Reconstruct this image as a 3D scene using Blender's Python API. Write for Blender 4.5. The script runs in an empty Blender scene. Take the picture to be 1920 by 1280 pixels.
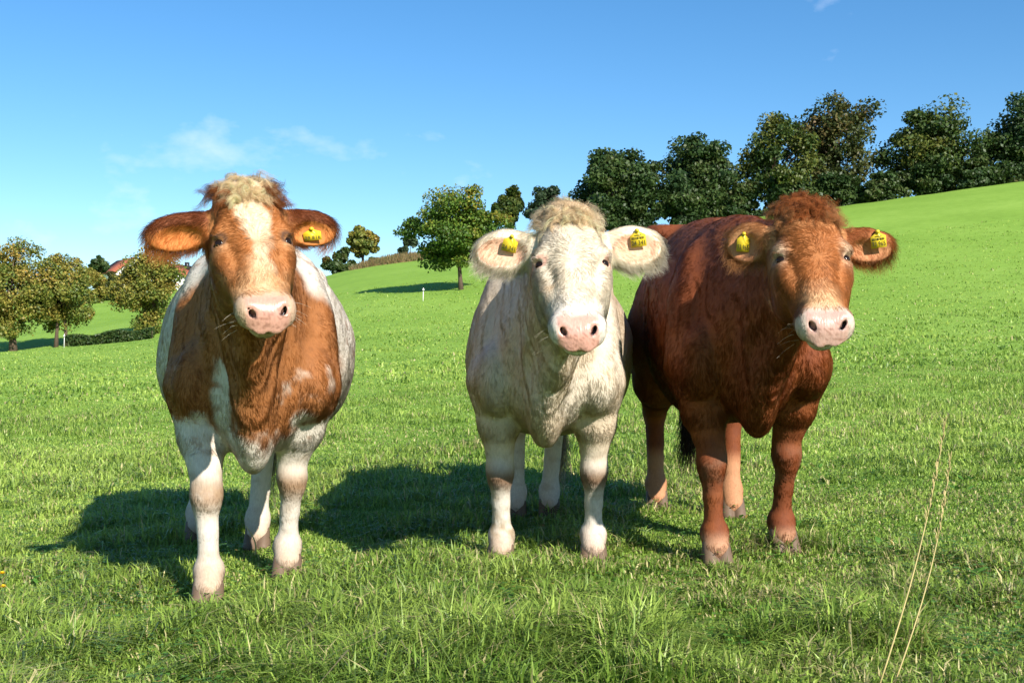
import bpy, math, random
import numpy as np
from mathutils import Vector, Matrix

random.seed(7)
RNG = np.random.default_rng(11)
SC = bpy.context.scene
COL = SC.collection
R = math.radians

# ------------------------------------------------------------------ camera
CAM_Z = 0.88
FPX = 1920 * 40.0 / 36.0          # focal length in photo pixels
YH = 670.0                        # photo row of the true horizon
cam = bpy.data.cameras.new('camera'); cam.lens = 40.0; cam.sensor_width = 36.0
cam.clip_start = 0.05; cam.clip_end = 3000
camo = bpy.data.objects.new('camera', cam); COL.objects.link(camo)
PITCH = math.atan((YH - 640.0) / FPX)
camo.location = (0, 0, CAM_Z); camo.rotation_euler = (R(90) + PITCH, 0, 0)
SC.camera = camo

# ------------------------------------------------------------------ light
SUN_AZ, SUN_EL = R(32), R(31)     # sun behind the photographer's right shoulder
sv = Vector((math.sin(SUN_AZ) * math.cos(SUN_EL), -math.cos(SUN_AZ) * math.cos(SUN_EL), math.sin(SUN_EL)))
sl = bpy.data.lights.new('sun', 'SUN'); sl.energy = 5.0; sl.angle = R(0.53); sl.color = (1.0, 0.94, 0.85)
so = bpy.data.objects.new('sun', sl); COL.objects.link(so)
so.rotation_euler = (-sv).to_track_quat('-Z', 'Y').to_euler()
W = bpy.data.worlds.new('World'); SC.world = W; W.use_nodes = True
wn = W.node_tree; wn.nodes.clear()
def N(t, kind, **kw):
    n = t.nodes.new(kind)
    for k, v in kw.items(): setattr(n, k, v)
    return n
wo = N(wn, 'ShaderNodeOutputWorld'); bg = N(wn, 'ShaderNodeBackground'); sky = N(wn, 'ShaderNodeTexSky')
sky.sky_type = 'NISHITA'; sky.sun_disc = False; sky.sun_elevation = SUN_EL
sky.sun_rotation = math.pi - SUN_AZ
sky.altitude = 300; sky.air_density = 1.0; sky.dust_density = 0.1; sky.ozone_density = 4.0
bg.inputs['Strength'].default_value = 0.089
# thin fair-weather wisps in the sky itself, by direction
tc = N(wn, 'ShaderNodeTexCoord')
wmap = N(wn, 'ShaderNodeMapping'); wmap.inputs['Scale'].default_value = (5.0, 5.0, 9.0)
wnz = N(wn, 'ShaderNodeTexNoise'); wnz.inputs['Scale'].default_value = 1.3; wnz.inputs['Detail'].default_value = 7; wnz.inputs['Roughness'].default_value = 0.55
wmap.inputs['Location'].default_value = (3.89, 0.48, 2.74)
wr = N(wn, 'ShaderNodeMapRange'); wr.inputs['From Min'].default_value = 0.605; wr.inputs['From Max'].default_value = 0.78
wr.inputs['To Min'].default_value = 0.0; wr.inputs['To Max'].default_value = 0.60
wmix = N(wn, 'ShaderNodeMix', data_type='RGBA'); wmix.inputs['B'].default_value = (6.5, 7.2, 8.6, 1)
L = wn.links.new
L(tc.outputs['Generated'], wmap.inputs['Vector']); L(wmap.outputs[0], wnz.inputs['Vector'])
L(wnz.outputs['Fac'], wr.inputs['Value']); L(wr.outputs['Result'], wmix.inputs['Factor'])
hsv = N(wn, 'ShaderNodeHueSaturation'); hsv.inputs['Saturation'].default_value = 1.22; hsv.inputs['Hue'].default_value = 0.498; L(sky.outputs[0], hsv.inputs['Color']); L(hsv.outputs[0], wmix.inputs['A']); L(wmix.outputs['Result'], bg.inputs['Color']); L(bg.outputs[0], wo.inputs[0])
SC.view_settings.view_transform = 'Standard'; SC.view_settings.look = 'None'
SC.view_settings.exposure = 0.90; SC.view_settings.gamma = 1.0
SC.render.engine = 'CYCLES'
SC.cycles.use_denoising = True
SC.cycles.max_bounces = 6; SC.cycles.diffuse_bounces = 3; SC.cycles.transparent_max_bounces = 16
SC.cycles_curves.shape = 'RIBBONS'

# ------------------------------------------------------------------ helpers
def tag(o, label=None, cat=None, group=None, kind=None):
    for k, v in (('label', label), ('category', cat), ('group', group), ('kind', kind)):
        if v: o[k] = v
    return o
def empty(name, loc=(0, 0, 0), rz=0.0):
    o = bpy.data.objects.new(name, None); COL.objects.link(o); o.location = loc; o.rotation_euler = (0, 0, rz)
    o.empty_display_size = 0.1
    return o
def add(name, me, mat=None, parent=None):
    o = bpy.data.objects.new(name, me); COL.objects.link(o)
    if mat is not None and len(me.materials) == 0: me.materials.append(mat)
    if parent is not None: o.parent = parent
    return o
def mesh(name, V, F, smooth=False):
    """V (n,3) array, F (m,k) array of one face size or a list of lists"""
    me = bpy.data.meshes.new(name); V = np.asarray(V, np.float32)
    me.vertices.add(len(V)); me.vertices.foreach_set('co', V.ravel())
    if isinstance(F, np.ndarray):
        k = F.shape[1]; tot = np.full(len(F), k, np.int32); flat = F.astype(np.int32).ravel()
    else:
        tot = np.array([len(f) for f in F], np.int32); flat = np.array([i for f in F for i in f], np.int32)
    me.loops.add(len(flat)); me.loops.foreach_set('vertex_index', flat)
    me.polygons.add(len(tot)); me.polygons.foreach_set('loop_start', np.concatenate(([0], np.cumsum(tot)[:-1])).astype(np.int32))
    if smooth: me.polygons.foreach_set('use_smooth', np.ones(len(tot), bool))
    me.update(calc_edges=True); me.validate()
    return me
def attr_color(me, name, C, dom):
    a = me.attributes.new(name, 'FLOAT_COLOR', dom); C = np.asarray(C, np.float32)
    if C.shape[1] == 3: C = np.concatenate([C, np.ones((len(C), 1), np.float32)], 1)
    a.data.foreach_set('color', C.ravel())
def attr_float(me, name, v, dom):
    a = me.attributes.new(name, 'FLOAT', dom); a.data.foreach_set('value', np.asarray(v, np.float32))
def smooth01(x): x = np.clip(x, 0, 1); return x * x * (3 - 2 * x)
def sstep(a, b, x): return smooth01((np.asarray(x) - a) / (b - a))
def hash3(ix, iy, iz, seed):
    h = (ix.astype(np.uint32) * np.uint32(374761393) + iy.astype(np.uint32) * np.uint32(668265263) + iz.astype(np.uint32) * np.uint32(2147483647) + np.uint32(seed * 974711 + 13))
    h = (h ^ (h >> np.uint32(13))) * np.uint32(1274126177); h = h ^ (h >> np.uint32(16))
    return (h & np.uint32(0xffffff)).astype(np.float32) / 16777215.0
def vnoise(P, freq, seed=1):
    q = np.asarray(P, np.float32) * freq + 1000.0; i = np.floor(q).astype(np.int64); f = q - i; f = f * f * (3 - 2 * f)
    out = 0
    for a in (0, 1):
        for b in (0, 1):
            for c in (0, 1):
                w = (f[:, 0] if a else 1 - f[:, 0]) * (f[:, 1] if b else 1 - f[:, 1]) * (f[:, 2] if c else 1 - f[:, 2])
                out = out + w * hash3(i[:, 0] + a, i[:, 1] + b, i[:, 2] + c, seed)
    return out
def fbm(P, freq, seed=1, o=3):
    return sum(vnoise(P, freq * 2 ** k, seed + k) * 0.5 ** k for k in range(o)) / sum(0.5 ** k for k in range(o))
def tube(pts, rad, sides=7, cap=True):
    """tapered tube through points -> V, F lists"""
    pts = np.asarray(pts, float); n = len(pts); V = []; F = []
    for i in range(n):
        t = pts[min(i + 1, n - 1)] - pts[max(i - 1, 0)]; t /= np.linalg.norm(t) + 1e-9
        ref = np.array([1.0, 0, 0]) if abs(t[0]) < 0.8 else np.array([0, 1.0, 0])
        a = np.cross(t, ref); a /= np.linalg.norm(a); b = np.cross(t, a)
        for s in range(sides):
            th = 2 * math.pi * s / sides
            V.append(pts[i] + rad[i] * (math.cos(th) * a + math.sin(th) * b))
    for i in range(n - 1):
        for s in range(sides):
            F.append([i * sides + s, i * sides + (s + 1) % sides, (i + 1) * sides + (s + 1) % sides, (i + 1) * sides + s])
    if cap:
        F.append(list(range(sides))[::-1]); F.append([(n - 1) * sides + s for s in range(sides)])
    return V, F
class MB:
    def __init__(s): s.V = []; s.F = []
    def add(s, V, F):
        o = len(s.V); s.V += [tuple(v) for v in V]; s.F += [[i + o for i in f] for f in F]
    def box(s, c, h, rz=0.0):
        ca, sa = math.cos(rz), math.sin(rz); V = []
        for dx in (-1, 1):
            for dy in (-1, 1):
                for dz in (-1, 1):
                    x, y = dx * h[0], dy * h[1]; V.append((c[0] + x * ca - y * sa, c[1] + x * sa + y * ca, c[2] + dz * h[2]))
        s.add(V, [[0, 1, 3, 2], [4, 6, 7, 5], [0, 4, 5, 1], [2, 3, 7, 6], [0, 2, 6, 4], [1, 5, 7, 3]])
    def mesh(s, name, smooth=False): return mesh(name, np.array(s.V), s.F, smooth)
def quadfix(me):
    return me

# ------------------------------------------------------------------ materials
def new_mat(name):
    m = bpy.data.materials.new(name); m.use_nodes = True; t = m.node_tree; b = t.nodes['Principled BSDF']
    return m, t, b
def plain(name, col, rough=0.7, spec=0.3, var=0.12, scale=20):
    m, t, b = new_mat(name)
    nz = N(t, 'ShaderNodeTexNoise'); nz.inputs['Scale'].default_value = scale; nz.inputs['Detail'].default_value = 5
    mr = N(t, 'ShaderNodeMapRange'); mr.inputs['To Min'].default_value = 1 - var; mr.inputs['To Max'].default_value = 1 + var
    mx = N(t, 'ShaderNodeMix', data_type='RGBA', blend_type='MULTIPLY'); mx.inputs['Factor'].default_value = 1; mx.inputs['A'].default_value = (*col, 1)
    tcn = N(t, 'ShaderNodeTexCoord'); t.links.new(tcn.outputs['Object'], nz.inputs['Vector'])
    t.links.new(nz.outputs['Fac'], mr.inputs['Value']); t.links.new(mr.outputs[0], mx.inputs['B']); t.links.new(mx.outputs['Result'], b.inputs['Base Color'])
    b.inputs['Roughness'].default_value = rough; b.inputs['Specular IOR Level'].default_value = spec
    return m
def leafy(name, attr, transl=0.35, rough=0.5, spec=0.3):
    m, t, b = new_mat(name)
    a = N(t, 'ShaderNodeAttribute', attribute_name=attr); tr = N(t, 'ShaderNodeBsdfTranslucent'); ms = N(t, 'ShaderNodeMixShader')
    ms.inputs[0].default_value = transl
    t.links.new(a.outputs['Color'], b.inputs['Base Color']); t.links.new(a.outputs['Color'], tr.inputs['Color'])
    b.inputs['Roughness'].default_value = rough; b.inputs['Specular IOR Level'].default_value = spec
    t.links.new(b.outputs[0], ms.inputs[1]); t.links.new(tr.outputs[0], ms.inputs[2]); t.links.new(ms.outputs[0], t.nodes['Material Output'].inputs[0])
    return m
M = {}
M['leaf'] = leafy('leaf', 'tint', 0.28)
M['blade'] = leafy('blade', 'tint', 0.35, 0.45, 0.35)
M['bark'] = plain('bark', (0.09, 0.065, 0.045), 0.9, 0.1, 0.4, 9)
M['white_plastic'] = plain('white_plastic', (0.75, 0.75, 0.72), 0.5)
M['render_wall'] = plain('render_wall', (0.72, 0.70, 0.66), 0.9)
M['roof'] = plain('roof', (0.33, 0.10, 0.055), 0.8, 0.2, 0.3, 3)
M['dark'] = plain('dark', (0.03, 0.03, 0.035), 0.3)
M['tag'] = plain('tag', (0.56, 0.41, 0.02), 0.4, 0.4, 0.25, 90)
M['ink'] = plain('ink', (0.015, 0.015, 0.015), 0.6, 0.2)
M['straw'] = plain('straw', (0.42, 0.33, 0.14), 0.6, 0.3, 0.25, 40)
M['hoof'] = plain('hoof', (0.13, 0.085, 0.055), 0.6, 0.3, 0.35, 30)
M['petal'] = plain('petal', (0.80, 0.55, 0.01), 0.5)
M['stem'] = plain('stem', (0.12, 0.22, 0.04), 0.5)
def coat_mat():
    m, t, b = new_mat('coat_skin')
    a = N(t, 'ShaderNodeAttribute', attribute_name='coat'); w = N(t, 'ShaderNodeAttribute', attribute_name='wet')
    mp = N(t, 'ShaderNodeMapping'); mp.inputs['Scale'].default_value = (160, 160, 45)
    tcn = N(t, 'ShaderNodeTexCoord'); nz = N(t, 'ShaderNodeTexNoise'); nz.inputs['Scale'].default_value = 1; nz.inputs['Detail'].default_value = 3
    mr = N(t, 'ShaderNodeMapRange'); mr.inputs['To Min'].default_value = 0.72; mr.inputs['To Max'].default_value = 1.22
    mx = N(t, 'ShaderNodeMix', data_type='RGBA', blend_type='MULTIPLY'); mx.inputs['Factor'].default_value = 1
    inv = N(t, 'ShaderNodeMath', operation='MULTIPLY_ADD'); inv.inputs[1].default_value = -0.5; inv.inputs[2].default_value = 0.8
    t.links.new(tcn.outputs['Object'], mp.inputs[0]); t.links.new(mp.outputs[0], nz.inputs[0]); t.links.new(nz.outputs['Fac'], mr.inputs[0])
    t.links.new(a.outputs['Color'], mx.inputs['A']); t.links.new(mr.outputs[0], mx.inputs['B']); t.links.new(mx.outputs['Result'], b.inputs['Base Color'])
    t.links.new(w.outputs['Fac'], inv.inputs[0]); t.links.new(inv.outputs[0], b.inputs['Roughness'])
    b.inputs['Specular IOR Level'].default_value = 0.35
    bp = N(t, 'ShaderNodeBump'); bp.inputs['Strength'].default_value = 0.35; bp.inputs['Distance'].default_value = 0.004
    t.links.new(nz.outputs['Fac'], bp.inputs['Height']); t.links.new(bp.outputs[0], b.inputs['Normal'])
    return m
M['coat_skin'] = coat_mat()
def fur_mat():
    m, t, b = new_mat('fur')
    a = N(t, 'ShaderNodeAttribute', attribute_name='tint'); n = N(t, 'ShaderNodeAttribute', attribute_name='snor')
    t.links.new(a.outputs['Color'], b.inputs['Base Color']); t.links.new(n.outputs['Vector'], b.inputs['Normal'])
    b.inputs['Roughness'].default_value = 0.50; b.inputs['Specular IOR Level'].default_value = 0.12
    tr = N(t, 'ShaderNodeBsdfTranslucent'); ms = N(t, 'ShaderNodeMixShader'); ms.inputs[0].default_value = 0.38
    t.links.new(a.outputs['Color'], tr.inputs['Color']); t.links.new(n.outputs['Vector'], tr.inputs['Normal'])
    t.links.new(b.outputs[0], ms.inputs[1]); t.links.new(tr.outputs[0], ms.inputs[2]); t.links.new(ms.outputs[0], t.nodes['Material Output'].inputs[0])
    return m
M['fur'] = fur_mat()
def lock_mat():
    m = fur_mat(); m.name = 'lock_fur'; t = m.node_tree; out = t.nodes['Material Output']; ms = out.inputs[0].links[0].from_node; ms.inputs[0].default_value = 0.5
    tp = N(t, 'ShaderNodeBsdfTransparent'); m2 = N(t, 'ShaderNodeMixShader'); m2.inputs[0].default_value = 0.33
    t.links.new(ms.outputs[0], m2.inputs[1]); t.links.new(tp.outputs[0], m2.inputs[2]); t.links.new(m2.outputs[0], out.inputs[0]); return m
M['lock_fur'] = lock_mat()
def eye_mat():
    m, t, b = new_mat('eye'); b.inputs['Base Color'].default_value = (0.012, 0.007, 0.005, 1); b.inputs['Roughness'].default_value = 0.10; b.inputs['Specular IOR Level'].default_value = 0.22
    return m
M['eye'] = eye_mat()

# ------------------------------------------------------------------ terrain
GT = np.array([-0.9, -0.60, -0.45, -0.31, -0.15, -0.085, 0.30, 0.45, 0.70, 0.9])
GV = np.array([0.006, 0.010, 0.021, 0.034, 0.086, 0.094, 0.143, 0.164, 0.19, 0.20])
_tt = np.linspace(-0.9, 0.9, 361); _gg = np.interp(_tt, GT, GV); _k = np.ones(17) / 17
_gg = np.convolve(np.pad(_gg, 8, 'edge'), _k, 'valid')
RIDGE = 100.0
def terrain(x, y):
    x = np.asarray(x, float); y = np.asarray(y, float)
    yy = np.maximum(y, 4.0); t = np.clip(x / yy, -0.9, 0.9); g = np.interp(t, _tt, _gg); r = np.sqrt(x * x + yy * yy)
    ye = np.minimum(yy, RIDGE)
    z = ye * g * (0.2 + 0.8 * smooth01(ye / 100.0))
    right = sstep(-0.30, -0.22, t)
    over = np.maximum(yy - RIDGE, 0)
    z = z - right * (over * 0.10)                         # the hill falls away behind the ridge
    left = 1 - right
    far = np.maximum(yy - 78, 0)
    z = z + left * (0.075 * far * smooth01(far / 60) - 0.13 * np.maximum(yy - 230, 0) - 0.5 * np.exp(-((yy - 84) / 9.0) ** 2))
    z = z + 0.02 * np.sin(x * 1.3 + 0.7) * np.sin(y * 0.9) + 0.012 * np.sin(x * 3.1 + y * 2.3)
    return z
def ray(px, py):
    d = np.array([(px - 960) / FPX, 1.0, 0.0]); d[2] = (YH - py) / FPX
    return d
def at(px, py, Y):
    d = ray(px, py); return np.array([d[0] * Y, Y, CAM_Z + d[2] * Y])
def on_ground(px, py, y0=2.0, y1=99.0):
    d = ray(px, py); ys = np.concatenate([np.linspace(y0, 12, 2000), np.linspace(12, y1, 4000)])
    f = CAM_Z + d[2] * ys - terrain(d[0] * ys, ys); i = np.argmax(f < 0)
    Y = ys[i] if f[i] < 0 else y1
    return np.array([d[0] * Y, Y, float(terrain(d[0] * Y, Y))])
def gz(x, y): return float(terrain(np.array([x]), np.array([y]))[0])

xs = np.concatenate([-np.geomspace(500, 12, 90), np.linspace(-11.8, 11.8, 160), np.geomspace(12, 500, 90)])
ys = np.concatenate([np.linspace(-40, 1.5, 25), np.linspace(1.7, 14, 130), np.geomspace(14.2, 130, 150), np.geomspace(132, 900, 60)])
X, Y = np.meshgrid(xs, ys, indexing='ij'); Z = terrain(X, Y)
V = np.stack([X, Y, Z], -1).reshape(-1, 3)
idx = np.arange(len(xs) * len(ys)).reshape(len(xs), len(ys))
F = np.stack([idx[:-1, :-1], idx[1:, :-1], idx[1:, 1:], idx[:-1, 1:]], -1).reshape(-1, 4)
def ground_mat():
    m, t, b = new_mat('pasture')
    tcn = N(t, 'ShaderNodeTexCoord'); lk = t.links.new
    def noise(sc, det, rough=0.6):
        n = N(t, 'ShaderNodeTexNoise'); n.inputs['Scale'].default_value = sc; n.inputs['Detail'].default_value = det; n.inputs['Roughness'].default_value = rough
        lk(tcn.outputs['Object'], n.inputs['Vector']); return n
    n1, n2, n3 = noise(0.12, 4), noise(1.6, 6, 0.65), noise(24, 4, 0.7)
    cr = N(t, 'ShaderNodeValToRGB'); e = cr.color_ramp.elements
    e[0].position = 0.28; e[0].color = (0.122, 0.225, 0.026, 1); e[1].position = 0.72; e[1].color = (0.280, 0.420, 0.078, 1)
    e2 = e.new(0.5); e2.color = (0.200, 0.335, 0.046, 1)
    a = N(t, 'ShaderNodeMath', operation='MULTIPLY_ADD'); a.inputs[1].default_value = 0.34; lk(n2.outputs['Fac'], a.inputs[0])
    a2 = N(t, 'ShaderNodeMath', operation='MULTIPLY'); a2.inputs[1].default_value = 0.42; lk(n1.outputs['Fac'], a2.inputs[0]); lk(a2.outputs[0], a.inputs[2])
    a3 = N(t, 'ShaderNodeMath', operation='MULTIPLY_ADD'); a3.inputs[1].default_value = 0.26; lk(n3.outputs['Fac'], a3.inputs[0]); lk(a.outputs[0], a3.inputs[2])
    lk(a3.outputs[0], cr.inputs[0]); lk(cr.outputs[0], b.inputs['Base Color'])
    b.inputs['Roughness'].default_value = 0.8; b.inputs['Specular IOR Level'].default_value = 0.1
    bp = N(t, 'ShaderNodeBump'); bp.inputs['Strength'].default_value = 0.6; bp.inputs['Distance'].default_value = 0.05
    lk(n3.outputs['Fac'], bp.inputs['Height']); lk(bp.outputs[0], b.inputs['Normal'])
    return m
M['pasture'] = ground_mat()
gme = mesh('ground', V, F, True)
tag(add('ground', gme, M['pasture']), 'sloping green pasture rising to a ridge', kind='structure')

# ------------------------------------------------------------------ implicit surfaces (bodies as one continuous skin)
class Field:
    def __init__(s, ax, ay, az):
        s.a = [np.asarray(v, np.float32) for v in (ax, ay, az)]
        s.f = np.full([len(v) for v in s.a], 0.5, np.float32)
    def _sl(s, lo, hi):
        sl = tuple(slice(max(0, int(np.searchsorted(a, l)) - 1), int(np.searchsorted(a, h)) + 1) for a, l, h in zip(s.a, lo, hi))
        P = np.meshgrid(*[a[q] for a, q in zip(s.a, sl)], indexing='ij')
        return sl, P
    def put(s, fn, lo, hi, k=0.03, sub=False):
        mg = k + 0.03
        sl, P = s._sl(np.asarray(lo) - mg, np.asarray(hi) + mg)
        if min(P[0].shape) == 0: return
        d = fn(*P).astype(np.float32); f = s.f[sl]
        if sub:
            d = -d; h = np.maximum(k - np.abs(f - d), 0) / k; s.f[sl] = np.maximum(f, d) + h * h * k * 0.25
        else:
            h = np.maximum(k - np.abs(f - d), 0) / k; s.f[sl] = np.minimum(f, d) - h * h * k * 0.25
    def ell(s, c, r, Rm=None, k=0.03, sub=False):
        c = np.asarray(c, float); r = np.asarray(r, float); Rm = np.eye(3) if Rm is None else Rm
        ext = np.sqrt((Rm ** 2) @ (r ** 2))
        def fn(X, Y, Z):
            q = [(X - c[0]) * Rm[0, j] + (Y - c[1]) * Rm[1, j] + (Z - c[2]) * Rm[2, j] for j in range(3)]
            k0 = np.sqrt(sum((q[j] / r[j]) ** 2 for j in range(3))); k1 = np.sqrt(sum((q[j] / r[j] ** 2) ** 2 for j in range(3))) + 1e-6
            return k0 * (k0 - 1) / k1
        s.put(fn, c - ext, c + ext, k, sub)
    def cone(s, a, b, ra, rb, k=0.03, sx=1.0, sub=False):
        a = np.asarray(a, float); b = np.asarray(b, float); ba = b - a; l2 = ba @ ba
        def fn(X, Y, Z):
            px, py, pz = X - a[0], Y - a[1], Z - a[2]
            t = np.clip((px * ba[0] + py * ba[1] + pz * ba[2]) / l2, 0, 1)
            return (np.sqrt(((px - t * ba[0]) / sx) ** 2 + (py - t * ba[1]) ** 2 + (pz - t * ba[2]) ** 2) - (ra + (rb - ra) * t)) * min(1, sx)
        m = max(ra, rb); s.put(fn, np.minimum(a, b) - m, np.maximum(a, b) + m, k, sub)
    def net(s):
        f = s.f; ins = f < 0; nx, ny, nz = f.shape
        c = ins[:-1, :-1, :-1].astype(np.int8)
        tot = np.zeros_like(c)
        for a in (0, 1):
            for b in (0, 1):
                for d in (0, 1): tot += ins[a:nx - 1 + a, b:ny - 1 + b, d:nz - 1 + d]
        act = np.argwhere((tot > 0) & (tot < 8)); I, J, K = act.T
        cid = np.full((nx - 1, ny - 1, nz - 1), -1, np.int32); cid[I, J, K] = np.arange(len(I))
        S = np.zeros((len(I), 3)); C = np.zeros(len(I))
        cor = [(a, b, d) for a in (0, 1) for b in (0, 1) for d in (0, 1)]
        for p in cor:
            for ax in range(3):
                if p[ax]: continue
                q = list(p); q[ax] = 1
                f0 = f[I + p[0], J + p[1], K + p[2]]; f1 = f[I + q[0], J + q[1], K + q[2]]
                mk = (f0 < 0) != (f1 < 0); t = np.where(mk, f0 / np.where(mk, f0 - f1, 1), 0)
                P0 = np.stack([s.a[0][I + p[0]], s.a[1][J + p[1]], s.a[2][K + p[2]]], 1); P1 = np.stack([s.a[0][I + q[0]], s.a[1][J + q[1]], s.a[2][K + q[2]]], 1)
                S += mk[:, None] * (P0 + (P1 - P0) * t[:, None]); C += mk
        V = S / C[:, None]; Fs = []
        for ax in range(3):
            sl0 = [slice(1, -1)] * 3; sl0[ax] = slice(0, -1); sl1 = list(sl0); sl1[ax] = slice(1, None)
            a0 = ins[tuple(sl0)]; a1 = ins[tuple(sl1)]; e = np.argwhere(a0 != a1); flip = a0[tuple(e.T)]
            e = e + np.array([0 if k == ax else 1 for k in range(3)])
            u, w = (ax + 1) % 3, (ax + 2) % 3
            def cc(du, dw):
                g = e.copy(); g[:, u] += du; g[:, w] += dw; return cid[g[:, 0], g[:, 1], g[:, 2]]
            Q = np.stack([cc(-1, -1), cc(0, -1), cc(0, 0), cc(-1, 0)], 1)
            Q[~flip] = Q[~flip][:, ::-1]; Fs.append(Q)
        F = np.concatenate(Fs); F = F[(F >= 0).all(1)]
        return V, F
def relax(V, F, it=2, lam=0.5):
    E = np.concatenate([F[:, [0, 1]], F[:, [1, 2]], F[:, [2, 3]], F[:, [3, 0]]])
    deg = np.bincount(E.ravel(), minlength=len(V)).astype(float)[:, None]
    for _ in range(it):
        S = np.zeros_like(V)
        for k in range(3):
            S[:, k] = np.bincount(E[:, 0], V[E[:, 1], k], len(V)) + np.bincount(E[:, 1], V[E[:, 0], k], len(V))
        V = V + lam * (S / np.maximum(deg, 1) - V)
    return V
def vnormals(V, F):
    n = np.cross(V[F[:, 2]] - V[F[:, 0]], V[F[:, 3]] - V[F[:, 1]]); O = np.zeros_like(V)
    for c in range(4):
        for k in range(3): O[:, k] += np.bincount(F[:, c], n[:, k], len(V))
    return O / (np.linalg.norm(O, axis=1, keepdims=True) + 1e-12)
def rot(ax, a):
    c, s = math.cos(a), math.sin(a)
    return np.array({'x': [[1, 0, 0], [0, c, -s], [0, s, c]], 'y': [[c, 0, s], [0, 1, 0], [-s, 0, c]], 'z': [[c, -s, 0], [s, c, 0], [0, 0, 1]]}[ax], float)

# hoof: two claws, one shared mesh
def hoof_mesh():
    fd = Field(np.arange(-0.075, 0.076, 0.005), np.arange(-0.11, 0.075, 0.005), np.arange(-0.02, 0.11, 0.005))
    for sx in (-1, 1):
        fd.cone((sx * 0.027, -0.040, 0.012), (sx * 0.025, 0.0, 0.075), 0.030, 0.027, 0.006)
        fd.cone((sx * 0.027, 0.025, 0.010), (sx * 0.025, 0.01, 0.06), 0.028, 0.026, 0.01)
    fd.ell((0, 0, -0.06), (0.3, 0.3, 0.06), None, 0.004, True)
    V, F = fd.net(); return mesh('hoof', relax(V, F, 1), F, True)
HOOF = hoof_mesh(); HOOF.materials.append(M['hoof'])

HV = [-0.03, 0.00, 0.05, 0.12, 0.18, 0.25, 0.32, 0.38, 0.43, 0.47, 0.50]
HW = [0.045, 0.075, 0.108, 0.122, 0.120, 0.104, 0.088, 0.078, 0.071, 0.060, 0.035]
HT = [-0.06, -0.02, 0.004, 0.014, 0.008, 0.000, -0.006, -0.010, -0.014, -0.030, -0.06]
HB = [-0.11, -0.14, -0.19, -0.235, -0.25, -0.222, -0.178, -0.142, -0.118, -0.098, -0.075]

TY = [-0.27, -0.20, -0.10, 0.02, 0.16, 0.35, 0.60, 0.85, 1.05, 1.22, 1.36, 1.44]
TW = [0.04, 0.11, 0.165, 0.205, 0.250, 0.325, 0.370, 0.365, 0.315, 0.265, 0.19, 0.09]
TT = [0.80, 0.92, 1.06, 1.19, 1.25, 1.24, 1.215, 1.22, 1.24, 1.235, 1.19, 1.08]
TB = [0.66, 0.54, 0.475, 0.455, 0.475, 0.49, 0.47, 0.50, 0.60, 0.70, 0.82, 0.95]

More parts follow.
